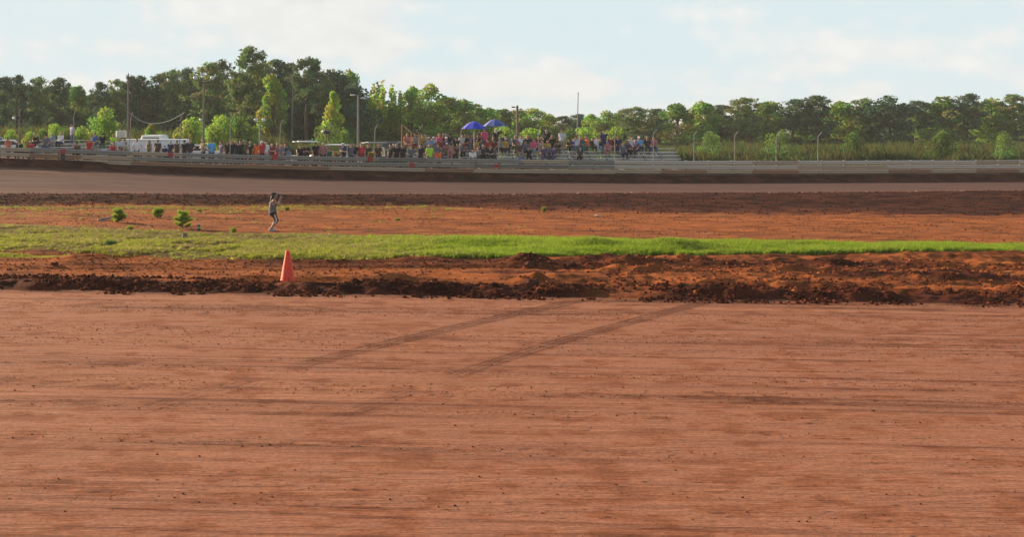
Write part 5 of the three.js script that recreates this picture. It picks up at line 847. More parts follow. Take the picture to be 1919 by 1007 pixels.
const seated = [
  [763, 240, 'sit', 'fem', 'rose', 'slate', 'blond', 'woman in rose pink high up behind the rusty stair rail'],
  [779, 238, 'sitTurned', 'fem', 'grey', 'darkred', 'brownhair long', 'woman in a grey top on the highest row, above the stair rail', 'tank'],
  [791, 252, 'sit', 'slim', 'yellow', 'brown', 'brownhair', 'child in mustard yellow on the first long stand', 'child'],
  [798, 246, 'sitBrow', 'fem', 'tan', 'tan', 'brownhair', 'woman with bare arms raised, next to the mustard yellow child'],
  [804, 257, 'sit', 'big', 'steel', 'palejeans', 'greyhair', 'stout grey-haired person in blue grey below the bare-armed woman'],
  [814, 255, 'sitLean', 'big', 'pale', 'steel', 'white cap', 'stout man in pale blue grey with a white cap below the hot pink child'],
  [823, 240, 'sit', 'fem', 'pink', 'darkred', 'blond', 'blond girl in hot pink on the top row of the first long stand'],
  [836, 241, 'sit', 'big', 'black', 'charcoal', 'greyhair', 'grey-haired man in black on the top row beside the girl in hot pink'],
  [830, 250, 'sitTurned', 'slim', 'black', 'olive', 'blond', 'fair person in black between the girl in pink and the white caps'],
  [837, 257, 'sit', 'slim', 'navy', 'navy', 'white cap', 'man in navy and white cap below the grey-haired man in black'],
  [827, 262, 'sit', 'fem', 'darkred', 'darkred', 'hair', 'woman in dark red plaid on a middle row of the first long stand'],
  [838, 266, 'sitLean', 'fem', 'rose', 'tan', 'white cap', 'woman in dusty rose and a white cap on a low row'],
  [820, 270, 'sit', 'slim', 'slate', 'slate', 'hair', 'person in slate above the stooping orange shirt'],
  [830, 275, 'sitLean', 'slim', 'green', 'purple', 'hair', 'person in dark green on the lowest row of the first long stand'],
  [845, 273, 'sit', 'fem', 'rose', 'rose', 'blond', 'fair woman in faded rose on the lowest row'],
  [855, 252, 'sitTurned', 'slim', 'black', 'khaki', 'hair', 'man in black sitting just before the blue canopy post'],
  [866, 251, 'sit', 'slim', 'pale', 'darkred', 'hair', 'man in a pale shirt just behind the blue canopy post'],
  [872, 244, 'sit', 'slim', 'black', 'brown', 'blond', 'fair person in black on the top row beneath the blue canopy'],
  [878, 243, 'sit', 'fem', 'lilac', 'lilac', 'brownhair', 'woman in lilac on the top row beneath the blue canopy'],
  [878, 255, 'sit', 'fem', 'coral', 'brown', 'brownhair', 'woman in coral in the middle beneath the blue canopy'],
  [886, 244, 'sitTurned', 'slim', 'purple', 'green', 'brownhair', 'person in purple beneath the middle of the blue canopy'],
  [888, 256, 'sit', 'slim', 'green', 'green', 'hair', 'person in dark green next to the woman in coral'],
  [893, 260, 'sit', 'fem', 'yellow', 'orange', 'hair', 'woman in an orange yellow flowered top beneath the blue canopy'],
  [896, 247, 'sit', 'slim', 'charcoal', 'black', 'hair', 'man in charcoal at the far edge beneath the blue canopy'],
  [864, 275, 'sitTurned', 'slim', 'slate', 'black', 'greyhair', 'grey-haired man in slate low beside the canopy post'],
  [884, 278, 'sitLean', 'big', 'white', 'denim', 'hair', 'stout person in white on the lowest row below the blue canopy'],
  [896, 276, 'sit', 'slim', 'grey', 'slate', 'brownhair', 'person in grey on the lowest row next to the stout person in white'],
  [914, 261, 'sit', 'slim', 'red', 'black', 'hair', 'man in red on a middle row between the two canopies'],
  [926, 262, 'sitTurned', 'slim', 'darkred', 'black', 'brownhair', 'man in dark red plaid beside the post with a black lamp'],
  [905, 271, 'sit', 'big', 'charcoal', 'black', 'greyhair', 'stout grey-haired person in charcoal low between the canopies'],
  [917, 272, 'sitLean', 'slim', 'black', 'charcoal', 'hair', 'person in black leaning forward, low between the canopies'],
  [926, 275, 'sit', 'slim', 'slate', 'black', 'black cap', 'man in slate and black cap low beside the post with a black lamp'],
  [938, 259, 'sitTurned', 'slim', 'grey', 'black', 'hair', 'person in grey just past the post with a black lamp'],
  [947, 247, 'sit', 'slim', 'black', 'navy', 'black cap', 'man in black and black cap high at the edge of the grey blue canopy'],
  [946, 258, 'sit', 'slim', 'yellow', 'charcoal', 'white cap', 'child in yellow with a white cap before the man in long steel blue', 'child'],
  [955, 257, 'sitLean', 'slim', 'steel', 'black', 'brownhair', 'man in steel blue leaning forward on the half-empty stand'],
  [965, 247, 'sit', 'slim', 'slate', 'brown', 'greyhair', 'grey-haired man in slate on the top row by the lamp pole'],
  [966, 257, 'sit', 'fem', 'rose', 'brown', 'blond', 'fair woman in rose by the lamp pole'],
  [976, 246, 'sit', 'fem', 'white', 'rose', 'brownhair', 'woman in white on the top row just past the lamp pole'],
  [978, 256, 'sitTurned', 'slim', 'olive', 'grey', 'greyhair', 'grey-haired man in olive one row below the woman in white'],
  [988, 245, 'sit', 'slim', 'charcoal', 'black', 'blond', 'fair man in charcoal on the top row, two along from the lamp pole'],
  [992, 256, 'sit', 'slim', 'navy', 'green', 'hair', 'man in navy next to the woman in hot pink'],
  [1000, 260, 'sit', 'fem', 'pink', 'palejeans', 'brownhair', 'woman in hot pink and pale jeans beside a bent-topped post'],
  [1017, 246, 'sit', 'big', 'white', 'darkred', 'navy cap', 'big man in white with a dark cap on the top row'],
  [1014, 262, 'sitTurned', 'fem', 'tan', 'purple', 'brownhair', 'woman in tan below the big man in white'],
  [1026, 263, 'sit', 'fem', 'yellow', 'purple', 'brownhair', 'woman in a yellow flowered top below the man standing in black'],
  [1018, 273, 'sit', 'fem', 'purple', 'purple', 'hair', 'woman in purple on a low row below the big man in white'],
  [1029, 272, 'sitLean', 'slim', 'lilac', 'navy', 'greyhair', 'grey-haired person in lilac on a low row'],
  [1038, 275, 'sit', 'slim', 'purple', 'purple', 'hair', 'dark-haired person in purple at the end of the low row'],
  [990, 275, 'sitTurned', 'slim', 'black', 'black', 'hair', 'person in black beside the royal blue folding chair'],
  [1068, 264, 'sitLean', 'slim', 'black', 'black', 'hair', 'person in black bending beside the woman in blue under the flag pole'],
  [1076, 260, 'sit', 'fem', 'blue', 'lilac', 'hair', 'woman in blue on a middle row under the flag pole'],
  [1079, 247, 'sit', 'big', 'pale', 'slate', 'black cap', 'big man in pale grey with a black cap, high up by the flag pole'],
  [1087, 245, 'sit', 'slim', 'darkred', 'teal', 'redhair', 'red-haired person in dark red between the flag pole and the orange-red shirt'],
  [1099, 247, 'sit', 'fem', 'orange', 'green', 'redhair', 'red-haired woman in an orange-red shirt on the top row'],
  [1118, 246, 'sitBrow', 'slim', 'white', 'palejeans', 'hair', 'person in white with arms raised on the top row'],
  [1109, 259, 'sitTurned', 'slim', 'black', 'black', 'hair', 'person in black between the orange-red shirt and the raised arms'],
  [1144, 249, 'sit', 'slim', 'darkred', 'rose', 'hair', 'dark-haired person in maroon just past the standing man in dark blue'],
  [1137, 264, 'sitLean', 'fem', 'rose', 'rose', 'blue cap', 'woman in pink with a blue hat on a lower row'],
  [1158, 252, 'sit', 'slim', 'navy', 'navy', 'brownhair', 'man in navy on the top row just past the last post of the grey rail'],
  [1166, 253, 'sitTurned', 'slim', 'slate', 'navy', 'blond', 'fair person in slate next to the man in navy on the last stand'],
  [1183, 251, 'sit', 'big', 'pale', 'navy', 'hair', 'big dark-haired man in pale blue white on the last stand'],
  [1196, 251, 'sit', 'slim', 'sky', 'navy', 'white cap', 'man in light blue with a white cap at the end of the last stand'],
  [1087, 277, 'sit', 'big', 'charcoal', 'black', 'greyhair', 'big person in charcoal alone on a low row under the flag pole'],
  [842, 249, 'sitTurned', 'slim', 'charcoal', 'charcoal', 'hair', 'person in charcoal two seats past the grey-haired man in black'],
  [858, 263, 'sit', 'slim', 'brown', 'black', 'brownhair', 'person in brown on a middle row just before the canopy post'],
  [870, 263, 'sitLean', 'fem', 'darkred', 'slate', 'hair', 'woman in dark red leaning forward below the pale shirt at the canopy post'],
  [902, 253, 'sit', 'slim', 'black', 'green', 'brownhair', 'brown-haired person in black under the gap between the canopies'],
  [901, 263, 'sitTurned', 'fem', 'purple', 'black', 'blond', 'fair woman in purple a seat before the man in red'],
  [935, 249, 'sit', 'slim', 'teal', 'black', 'brownhair', 'person in dark teal beneath the grey blue canopy'],
  [972, 266, 'sit', 'slim', 'brown', 'khaki', 'hair', 'person in brown and khaki above the royal blue folding chair'],
  [984, 265, 'sitTurned', 'fem', 'slate', 'lilac', 'brownhair', 'woman in slate and lilac just below the man in navy'],
  [1009, 252, 'sit', 'slim', 'darkred', 'black', 'black cap', 'man in maroon with a black cap before the big man in white'],
  [1034, 254, 'sit', 'slim', 'black', 'black', 'blond', 'fair person in black at the feet of the man standing in black'],
  [1046, 265, 'sitLean', 'slim', 'charcoal', 'denim', 'hair', 'person in charcoal and jeans below the man standing in a pale shirt'],
  [1093, 258, 'sit', 'slim', 'teal', 'teal', 'hair', 'person in teal at the feet of the orange-red shirt'],
  [1125, 257, 'sitTurned', 'slim', 'charcoal', 'palejeans', 'brownhair', 'person in charcoal and pale jeans below the raised arms'],
  [1150, 259, 'sit', 'slim', 'black', 'black', 'black cap', 'man in black and black cap below the person in maroon'],
  [1172, 262, 'sitLean', 'slim', 'navy', 'black', 'hair', 'dark-haired man in navy leaning forward on the last stand'],
  [1191, 262, 'sit', 'fem', 'purple', 'navy', 'blond', 'fair woman in purple on the last stand'],
  [1212, 252, 'sit', 'slim', 'charcoal', 'navy', 'grey cap', 'man in charcoal and grey cap on the last stand, past the light blue shirt'],
  [1224, 253, 'sitTurned', 'fem', 'rose', 'denim', 'brownhair', 'woman in rose at the very end of the last stand'],
];
for (const [px, top, pose, build, shirt, legs, hair, label, opt = ''] of seated) person(px, top, pose, build, shirt, legs, hair, label, G2, null, 0, opt);
for (const [px, top, pose, build, shirt, legs, hair, label] of [
  [908, 237, 'turned', 'fem', 'pink', 'slate', 'hair', 'woman in hot pink standing high between the two canopies'],
  [929, 238, 'stand', 'slim', 'charcoal', 'charcoal', 'greyhair', 'man in charcoal standing under the grey blue canopy'],
  [1024, 237, 'turned', 'big', 'black', 'black', 'grey cap', 'man in black standing on the top row behind the big man in white'],
  [1053, 242, 'turned', 'slim', 'pale', 'khaki', 'brownhair', 'man in a pale shirt standing alone on an empty row'],
  [1131, 235, 'brow', 'slim', 'navy', 'navy', 'brownhair', 'man in dark blue standing on the top row with a hand raised'],
]) person(px, top, pose, build, shirt, legs, hair, label, G2, null, 0, 'stand');

{ // the photographer on the infield, camera at her eye, knees bent, turned towards the far end of the straight
  const J = { pelvis: [0, 0.80, -0.07], belly: [0, 0.95, -0.07], chest: [0, 1.15, -0.06], neck: [0, 1.34, -0.03], head: [0, 1.50, 0.02], sh: [[0.17, 1.29, -0.04], [-0.17, 1.29, -0.04]], el: [[0.19, 1.13, 0.19], [-0.20, 1.10, 0.17]], wr: [[0.065, 1.39, 0.29], [-0.09, 1.42, 0.21]], hdir: [[-0.25, 0.55, 0.8], [0.25, 0.6, 0.75]], palm: [[-0.8, 0.5, -0.1], [0.9, 0.2, 0.2]], curl: 1.1,
    hip: [[0.09, 0.78, -0.05], [-0.09, 0.78, -0.05]], kn: [[0.10, 0.44, 0.12], [-0.10, 0.45, 0.07]], an: [[0.10, 0.10, -0.09], [-0.10, 0.10, -0.16]], toe: [[0.12, 0.04, 0.07], [-0.12, 0.04, 0.0]], face: [0, -0.02, 1] };
  const B = bodyShape(J, { fem: true, fat: 1.0, cell: 0.014 }), x = atX(514, 53), d = 53.0, t = thing('person', 'woman in grey tank top and black leggings on the infield, camera raised', 'person', x, height(x, d) + 0.0, -d, 1.78);
  t.scale.set(1.08, 1, 1.08); mesh('body', B.body, mat(0.36, 0.20, 0.145, 0.6), t); mesh('tank_top', B.tank, mat(0.135, 0.125, 0.135, 0.95), t);
  const midp = (a, b, q) => a.map((v, i) => lerp(v, b[i], q)), legBones = [bone([-0.075, 0.78, -0.07], [0.075, 0.78, -0.07], 0.135, 0.135)]; for (const i of [0, 1]) legBones.push(bone(J.hip[i], J.kn[i], 0.108, 0.072), bone(J.kn[i], midp(J.kn[i], J.an[i], 0.3), 0.068, 0.066));
  mesh('leggings', skin(legBones, 0.013, 0.04), mat(0.012, 0.012, 0.015, 0.8), t);
  for (const i of [0, 1]) { const k = i ? -1 : 1, o = (p, w) => [p[0] + k * w, p[1], p[2]]; mesh('side_stripe', skin([bone(o(J.hip[i], 0.086), o(J.kn[i], 0.054), 0.034, 0.03), bone(o(J.kn[i], 0.054), o(midp(J.kn[i], J.an[i], 0.3), 0.05), 0.03, 0.028)], 0.009, 0.02), mat(0.55, 0.55, 0.57, 0.9), t); }
  mesh('shoes', merge([0, 1].map((i) => skin([bone(add3(J.an[i], [0, -0.045, -0.03]), J.toe[i], 0.05, 0.042), bone(add3(J.an[i], [0, -0.04, -0.02]), add3(J.an[i], [0, 0.0, -0.02]), 0.048, 0.045)], 0.01, 0.03))), mat(0.42, 0.42, 0.45, 0.8), t);
  const hr = mesh('hair', B.hairLong, mat(0.016, 0.011, 0.009, 0.6), t); mesh('hair_bun', skin([bone([0, 1.60, -0.03], [0, 1.56, -0.09], 0.06, 0.055)], 0.01, 0.02), mat(0.016, 0.011, 0.009, 0.6), hr);
  const H = J.head, cz = H[2] + 0.155, cy = H[1] + 0.015, blk = mat(0.012, 0.012, 0.013, 0.45);
  const c = thing('camera', 'black camera with a long lens held at the eye of the woman on the infield', 'camera', x, height(x, d), -d, 1.78); c.scale.set(1.08, 1, 1.08);
  mesh('camera_body', merge([rbox(0.145, 0.095, 0.06, 0, cy, cz, 0.015), rbox(0.06, 0.035, 0.055, 0, cy + 0.06, cz, 0.012), rbox(0.035, 0.09, 0.08, -0.062, cy, cz + 0.012, 0.014)]), blk, c);
  const ln = mesh('lens', merge([rod(V(0, cy - 0.005, cz + 0.03), V(0, cy - 0.01, cz + 0.2), 0.04, 0.043, 18), rod(V(0, cy - 0.01, cz + 0.2), V(0, cy - 0.012, cz + 0.27), 0.052, 0.056, 18)]), blk, c);
  mesh('lens_glass', xf(new THREE.CylinderGeometry(0.046, 0.046, 0.006, 18), 0, cy - 0.012, cz + 0.272, Math.PI / 2), mat(0.04, 0.04, 0.07, 0.05), ln);
  mesh('strap', tube([V(-0.07, cy + 0.03, cz), V(-0.1, cy - 0.15, cz + 0.04), V(-0.03, cy - 0.34, cz + 0.06), V(0.05, cy - 0.30, cz + 0.05), V(0.085, cy - 0.12, cz + 0.02), V(0.07, cy + 0.03, cz)], 0.011, 30, 5), blk, c);
}

// ---------------------------------------------------------------- loose soil, grass, weeds, stones
function clodShape(seed) {
  const R = rng(seed), g = mergeVertices(new THREE.IcosahedronGeometry(0.5, 1).deleteAttribute('uv').deleteAttribute('normal')), p = g.attributes.position;
  for (let i = 0; i < p.count; i++) { const k = 0.7 + 0.55 * R(); p.setXYZ(i, p.getX(i) * k, p.getY(i) * k * 0.8, p.getZ(i) * k); }
  const q = g.toNonIndexed(); q.computeVertexNormals(); return q;
}
const clodMat = new THREE.MeshPhysicalMaterial({ color: 0xffffff, roughness: 1, specularIntensity: 0.12 });
function scatter(name, label, geo, material, spots) {      // spots: [x, d, size, [r, g, b], sink, squash]
  const im = new THREE.InstancedMesh(geo, material, spots.length), M = new THREE.Matrix4(), Q = new THREE.Quaternion(), E = new THREE.Euler(), R = rng(spots.length), c = new THREE.Color();
  spots.forEach(([x, d, s, col, sink = 0.2], i) => { E.set((R() - 0.5) * 0.8, R() * 6.28, (R() - 0.5) * 0.8); im.setMatrixAt(i, M.compose(V(x, height(x, d) + s * (0.4 - sink), -d), Q.setFromEuler(E), V(s * (0.8 + 0.6 * R()), s, s * (0.8 + 0.5 * R())))); im.setColorAt(i, c.setRGB(col[0], col[1], col[2])); });
  im.name = numbered(name); tag(im, label, null, null, 'stuff'); im.castShadow = im.receiveShadow = true; scene.add(im); return im;
}
{
  const R = rng(9001), jit = (c) => { const k = 0.65 + 0.75 * R(); return c.map((v) => v * k); };
  const berm = [], crumbs = [], far = [], track = [];
  for (let i = 0; i < 26000; i++) { const x = -14 + 42 * R(), w = 2.1 + 1.2 * (noise(x * 0.22, 1.5, 44) - 0.3), d = edgeTrack(x) - 0.15 + (w + 0.7) * Math.pow(R(), 0.8), s = 0.016 + 0.10 * Math.pow(R(), 3.8); if (noise(x * 1.1, d * 1.4, 55) < 0.25 + 0.3 * R()) continue; if (Math.abs(x - 7.6 - 0.45 * (d - edgeTrack(x))) < 0.6 && R() < 0.8) continue; berm.push([x, d, s, jit(R() < 0.6 ? C.wet : R() < 0.93 ? C.moist : C.dry)]); }
  for (let x = -14; x < 3; x += 0.3 + 0.5 * R()) if (noise(x * 0.5, 7, 5) > 0.42) berm.push([x, edgeTrack(x) + 0.05 + 0.35 * R() * R(), 0.02 + 0.06 * R() * R(), jit([0.34, 0.16, 0.10]), 0.3]);
  for (let i = 0; i < 17000; i++) { const x = -14 + 44 * R(), d = edgeTrack(x) + 2 + 7.5 * R(); if (d > grassFront(x) || noise(x * 0.12, d * 1.6, 48) < 0.28 + 0.3 * R() - 0.3 * smooth(4, 9, x)) continue; crumbs.push([x, d, 0.013 + 0.06 * Math.pow(R(), 3.4) * (1 + 0.6 * smooth(4, 9, x)), jit(R() < 0.72 ? C.moist : C.dry)]); }
  for (let i = 0; i < 26000; i++) { const x = -24 + 66 * R(), d = lerp(grassBack(x), dirtBack(x), R()); if (fbm(x * 0.3, d * 0.9, 98, 3) < 0.34 + 0.28 * R()) continue; crumbs.push([x, d, 0.012 + 0.05 * Math.pow(R(), 3), jit(R() < 0.6 ? C.moist : R() < 0.7 ? C.dry : C.turf)]); }
  for (let i = 0; i < 9000; i++) { const x = -32 + 90 * R(), d = lerp(dirtBack(x) - 0.4, trackIn(x) + 0.2, R()); far.push([x, d, 0.025 + 0.085 * Math.pow(R(), 4), jit(R() < 0.7 ? C.wet : C.moist)]); }
  for (let x = -32; x < 60; x += 0.08 + 0.14 * R()) for (let r = 0; r < 3; r++) if (R() < 0.75) far.push([x + 0.3 * R(), trackIn(x) + 0.1 + r * 0.5 + 0.55 * R() * R(), 0.03 + 0.12 * R() * R(), jit(r || R() < 0.4 ? [0.22, 0.105, 0.075] : [0.40, 0.24, 0.18]), 0.3]);
  for (let i = 0; i < 60000; i++) { const d = 11 + 23 * Math.sqrt(R()), x = atX(-40 + 2000 * R(), d), v = d + 0.105 * x; if (d > edgeTrack(x) || noise(x * 0.05, v * 2.2, 301) * 0.6 + 0.4 * noise(x * 0.22, v * 8.5, 317) < 0.38 + 0.34 * R()) continue; track.push([x, d, 0.004 + 0.006 * R() + 0.022 * Math.pow(R(), 9), jit(R() < 0.6 ? C.moist : C.dry), 0.25]); }
  scatter('soil_clods', 'dark moist clods heaped along the edge of the near racing surface', clodShape(1), clodMat, berm);
  scatter('soil_crumbs', 'crumbs of dry and moist clay over the infield', clodShape(2), clodMat, crumbs);
  scatter('far_soil_clods', 'dark clods on the slope below the far straight', clodShape(3), clodMat, far);
  scatter('track_crumbs', 'small crumbs of clay on the near racing surface', clodShape(4), clodMat, track);
}
function tuftShape(seed, blades, lean, wide) {
  const R = rng(seed), p = [];
  for (let i = 0; i < blades; i++) {
    const a = R() * 6.283, r = 0.35 * Math.sqrt(R()), x = r * Math.cos(a), z = r * Math.sin(a), h = 0.55 + 0.5 * R(), b = R() * 6.283, l = lean * (0.4 + R()), w = wide * (0.7 + 0.6 * R()), c = R() * 6.283, wx = Math.cos(c) * w, wz = Math.sin(c) * w;
    const m = [x + Math.cos(b) * l * 0.35, h * 0.6, z + Math.sin(b) * l * 0.35], t = [x + Math.cos(b) * l, h, z + Math.sin(b) * l];
    p.push(x - wx, 0, z - wz, x + wx, 0, z + wz, m[0] + wx * 0.8, m[1], m[2] + wz * 0.8, x - wx, 0, z - wz, m[0] + wx * 0.8, m[1], m[2] + wz * 0.8, m[0] - wx * 0.8, m[1], m[2] - wz * 0.8, m[0] - wx * 0.8, m[1], m[2] - wz * 0.8, m[0] + wx * 0.8, m[1], m[2] + wz * 0.8, ...t);
  }
  const g = new THREE.BufferGeometry(); g.setAttribute('position', new THREE.Float32BufferAttribute(p, 3)); g.computeVertexNormals(); return g;
}
const bladeMat = new THREE.MeshPhysicalMaterial({ color: 0xffffff, roughness: 0.85, transmission: 0.6, thickness: 0, side: THREE.DoubleSide, specularIntensity: 0.12 });
function lawn(name, label, geo, spots) {                   // spots: [x, d, height, width, colour]
  const im = new THREE.InstancedMesh(geo, bladeMat, spots.length), M = new THREE.Matrix4(), Q = new THREE.Quaternion(), R = rng(spots.length + 3), c = new THREE.Color();
  spots.forEach(([x, d, h, w, col], i) => { im.setMatrixAt(i, M.compose(V(x, height(x, d) - 0.01, -d), Q.setFromAxisAngle(V(0, 1, 0), R() * 6.28), V(w, h, w))); im.setColorAt(i, c.setRGB(col[0], col[1], col[2])); });
  im.name = numbered(name); tag(im, label, null, null, 'stuff'); im.castShadow = im.receiveShadow = true; scene.add(im);
}
{
  const R = rng(4242), spots = [], thin = [], green = [0.38, 0.41, 0.060], lush = [0.30, 0.42, 0.040], dry = [0.46, 0.39, 0.14], mauve = [0.34, 0.24, 0.16];
  for (let i = 0; i < 170000; i++) {
    const x = -18 + 56 * R(), gF = grassFront(x), gB = grassBack(x), d = lerp(gF - 0.5, gB + 0.8, R());
    const edge = smooth(gF - 0.4, gF + 0.25, d + 0.9 * (fbm(x * 1.1, d * 1.1, 131, 3) - 0.5)) * smooth(gB + 0.7, gB - 0.5, d + 1.8 * (fbm(x * 0.7, d * 1.4, 133, 3) - 0.5));
    const wild = smooth(-2, 7, x), patch = fbm(x * 0.45, d * 0.8, 135, 3), back = smooth(gF + 1.5, gB, d) * (1 - wild);
    if (R() > edge * (0.08 + 0.92 * smooth(0.38, 0.54, patch + 0.15 * wild)) * (1 - 0.45 * back)) continue;
    let c = mix3(green, lush, wild); c = mix3(c, dry, 0.75 * smooth(0.42, 0.62, noise(x * 0.8, d * 1.2, 137)) * (1 - 0.75 * wild) * R()); if (R() < 0.16 * (1 - wild) + 0.25 * back) c = mauve;
    const k = 0.7 + 0.6 * R();
    spots.push([x, d, (0.06 + 0.13 * R() * R() + 0.085 * wild) * (0.45 + 1.15 * patch) * (1 - 0.4 * back), 0.16 + 0.1 * R(), c.map((v) => v * k)]);
  }
  for (let i = 0; i < 5200; i++) { const x = -14 + 5.6 * R(), d = 41.9 + 2.5 * R(), c = 43.3 - (x + 14) * 0.24; if (Math.abs(d - c) > (0.55 - 0.09 * (x + 13)) * (0.6 + 0.9 * noise(x * 2, d * 2, 139))) continue; spots.push([x, d, 0.08 + 0.08 * R(), 0.16, mix3(green, dry, 0.4 * R())]); }
  for (let i = 0; i < 9000; i++) {                         // thin patches over the far side of the infield
    const x = -22 + 44 * R(), d = lerp(grassBack(x) + 0.5, dirtBack(x) - 0.2, Math.pow(R(), 0.55)), m = fbm(x * 0.35, d * 1.1, 141, 3), q = smooth(dirtBack(x) - 5.5, dirtBack(x) - 2, d);
    if (m < 0.66 - 0.11 * q + 0.13 * R() - 0.03 * smooth(0, -8, x) || x > 9) continue;
    thin.push([x, d, 0.07 + 0.10 * R(), 0.2, mix3(green, dry, R()).map((v) => v * (0.6 + 0.5 * R()))]);
  }
  lawn('grass', 'bright green grass strip across the infield', tuftShape(1, 11, 0.5, 0.045), spots);
  lawn('sparse_grass', 'thin patches of grass on the red infield', tuftShape(2, 8, 0.6, 0.05), thin);
  const weeds = [];                                        // rough weeds between the spectators and the wood
  for (let i = 0; i < 16000; i++) { const d = 114 + 55 * R(), x = atX(-60 + 2060 * R(), d), m = fbm(x * 0.09, d * 0.09, 151, 3); if (d < 119 + 8 * m || m < 0.33 * R()) continue; weeds.push([x, d, (0.45 + 0.9 * R()) * (0.4 + 1.5 * m) * (x < -4 ? 1.35 : 1), 0.7 + 0.4 * R(), mix3([0.085, 0.135, 0.03], [0.13, 0.13, 0.045], R()).map((v) => v * (0.7 + 0.5 * R()))]); }
  lawn('weeds', 'rough tall weeds between the spectators and the wood', tuftShape(3, 14, 0.5, 0.05), weeds);
}

// ---------------------------------------------------------------- things standing on the infield
{
  const d = 35.6, x = atX(539.5, d), y = height(x, d), t = thing('traffic_cone', 'slim orange traffic cone standing on the churned clay', 'traffic cone', x, y + 0.02, -d, 0.3);
  const prof = [[0.225, 0.03], [0.218, 0.05], [0.208, 0.08], [0.138, 0.50], [0.062, 0.905], [0.057, 0.93], [0.05, 0.935], [0.046, 0.92], [0.1, 0.55], [0.17, 0.1]].map(([r, h]) => new THREE.Vector2(r, h));
  const N = 128, data = new Uint8Array(N * N * 4); for (let j = 0; j < N; j++) for (let i = 0; i < N; i++) { const v = fbm(i * 0.09, j * 0.05, 161, 4), low = smooth(0.35, 0.0, j / N), q = clamp(0.84 + 0.26 * v - 0.5 * low * smooth(0.35, 0.65, noise(i * 0.2, j * 0.2, 163)) - 0.10 * smooth(0.6, 0.75, fbm(i * 0.12, j * 0.3, 165, 3)), 0.1, 1); data.set([255 * Math.min(1, q + 0.08), 255 * q, 255 * q, 255], (j * N + i) * 4); }
  const tx = new THREE.DataTexture(data, N, N); tx.magFilter = THREE.LinearFilter; tx.colorSpace = THREE.SRGBColorSpace; tx.wrapS = THREE.RepeatWrapping; tx.needsUpdate = true;
  mesh('cone_body', new THREE.LatheGeometry(prof, 40), new THREE.MeshPhysicalMaterial({ color: new THREE.Color(0.86, 0.085, 0.022), map: tx, roughness: 0.55, transmission: 0.3, thickness: 0, side: THREE.DoubleSide }), t);
  mesh('base', rbox(0.46, 0.035, 0.46, 0, 0.012, 0, 0.012), mat(0.75, 0.12, 0.04, 0.7), t);
}
function seedling(label, px, py, topY, wpx, kind, category = 'shrub', name = 'shrub') {
  const d = F * (EYE - 0.05) / (py - CY), x = atX(px, d), y = height(x, d), s = d / F, h = (py - topY) * s, w = wpx * s, R = rng(Math.round(px * 3 + py)), L = new Leafage(R), wood = [];
  const n = kind === 'pine' ? 36 : 16, tone = kind === 'pine' ? [0.30, 0.40, 0.055] : kind === 'dark' ? [0.05, 0.12, 0.03] : [0.27, 0.30, 0.055];
  if (kind === 'pine') wood.push(rod(V(0, -0.05, 0), V(0.01, h * 0.85, 0), 0.014, 0.006, 6));
  for (let i = 0; i < n; i++) {
    const q = kind === 'pine' ? 0.06 + 0.94 * Math.pow(R(), 0.85) : 0.1 + 0.8 * R(), a = R() * 6.283, r = w * 0.5 * (kind === 'pine' ? Math.sin(Math.PI * (0.22 + 0.66 * q)) : 1 - 0.4 * q) * (0.45 + 0.5 * R()), c = V(Math.cos(a) * r, h * q * 0.9, Math.sin(a) * r), base = V(0, c.y * (kind === 'pine' ? 0.75 : 0.1), 0);
    wood.push(rod(base, c, 0.007, 0.003, 4));
    if (kind === 'pine') for (let k = 0; k < 90; k++) { const f = 0.35 + 0.75 * R(), b = base.clone().lerp(c, f); L.needle(b.x, b.y, b.z, Math.cos(a) * 0.6 + (R() - 0.5) * 1.5, 0.75 + R() * 0.6 - 0.4 * R(), Math.sin(a) * 0.6 + (R() - 0.5) * 1.5, 0.12 + 0.13 * R(), 0.013, tone); }
    else for (let k = 0; k < 34; k++) { const f = R(); L.needle(c.x * f * 0.5 + (R() - 0.5) * w * 0.25, 0, c.z * f * 0.5 + (R() - 0.5) * w * 0.25, c.x * (0.4 + R()) + (R() - 0.5) * 0.3 * w, h * (0.5 + 0.6 * R()), c.z * (0.4 + R()) + (R() - 0.5) * 0.3 * w, h * (0.45 + 0.6 * R()), 0.011, tone); }
  }
  const t = thing(name, label, category, x, y, -d); mesh('crown', L.geometry(), leafyMat, t); mesh('stem', merge(wood), barkMat, t);
}
seedling('feathery young pine beside the grey slab on the infield', 222, 416, 391, 27, 'pine');
seedling('smallest of the young pines, farthest across the infield', 297, 407, 390, 17, 'pine');
seedling('largest young pine, on a short bare stem, before the small bottle', 343, 428, 393, 32, 'pine');
seedling('low green weed between the slab and the largest young pine', 243, 431, 419, 22, 'weed', 'plant', 'weed');
seedling('small yellowish weed between the largest young pine and the photographer', 437, 436, 422, 13, 'weed', 'plant', 'weed');
seedling('yellow-green weed alone at the foot of the dark far slope', 1019, 397, 386, 9, 'weed', 'plant', 'weed');
seedling('yellow-green weed just past the photographer at the far side of the infield', 538, 393, 384, 12, 'weed', 'plant', 'weed');
seedling('weed at the front of a thin grass patch beyond the largest young pine', 375, 395, 387, 13, 'weed', 'plant', 'weed');
seedling('dark green leafy clump with a long shadow in the grass strip', 209, 460, 446, 26, 'dark', 'plant', 'weed');
seedling('low dry tuft on open clay, beyond the cone side of the infield', 745, 410, 404, 15, 'weed', 'plant', 'weed');
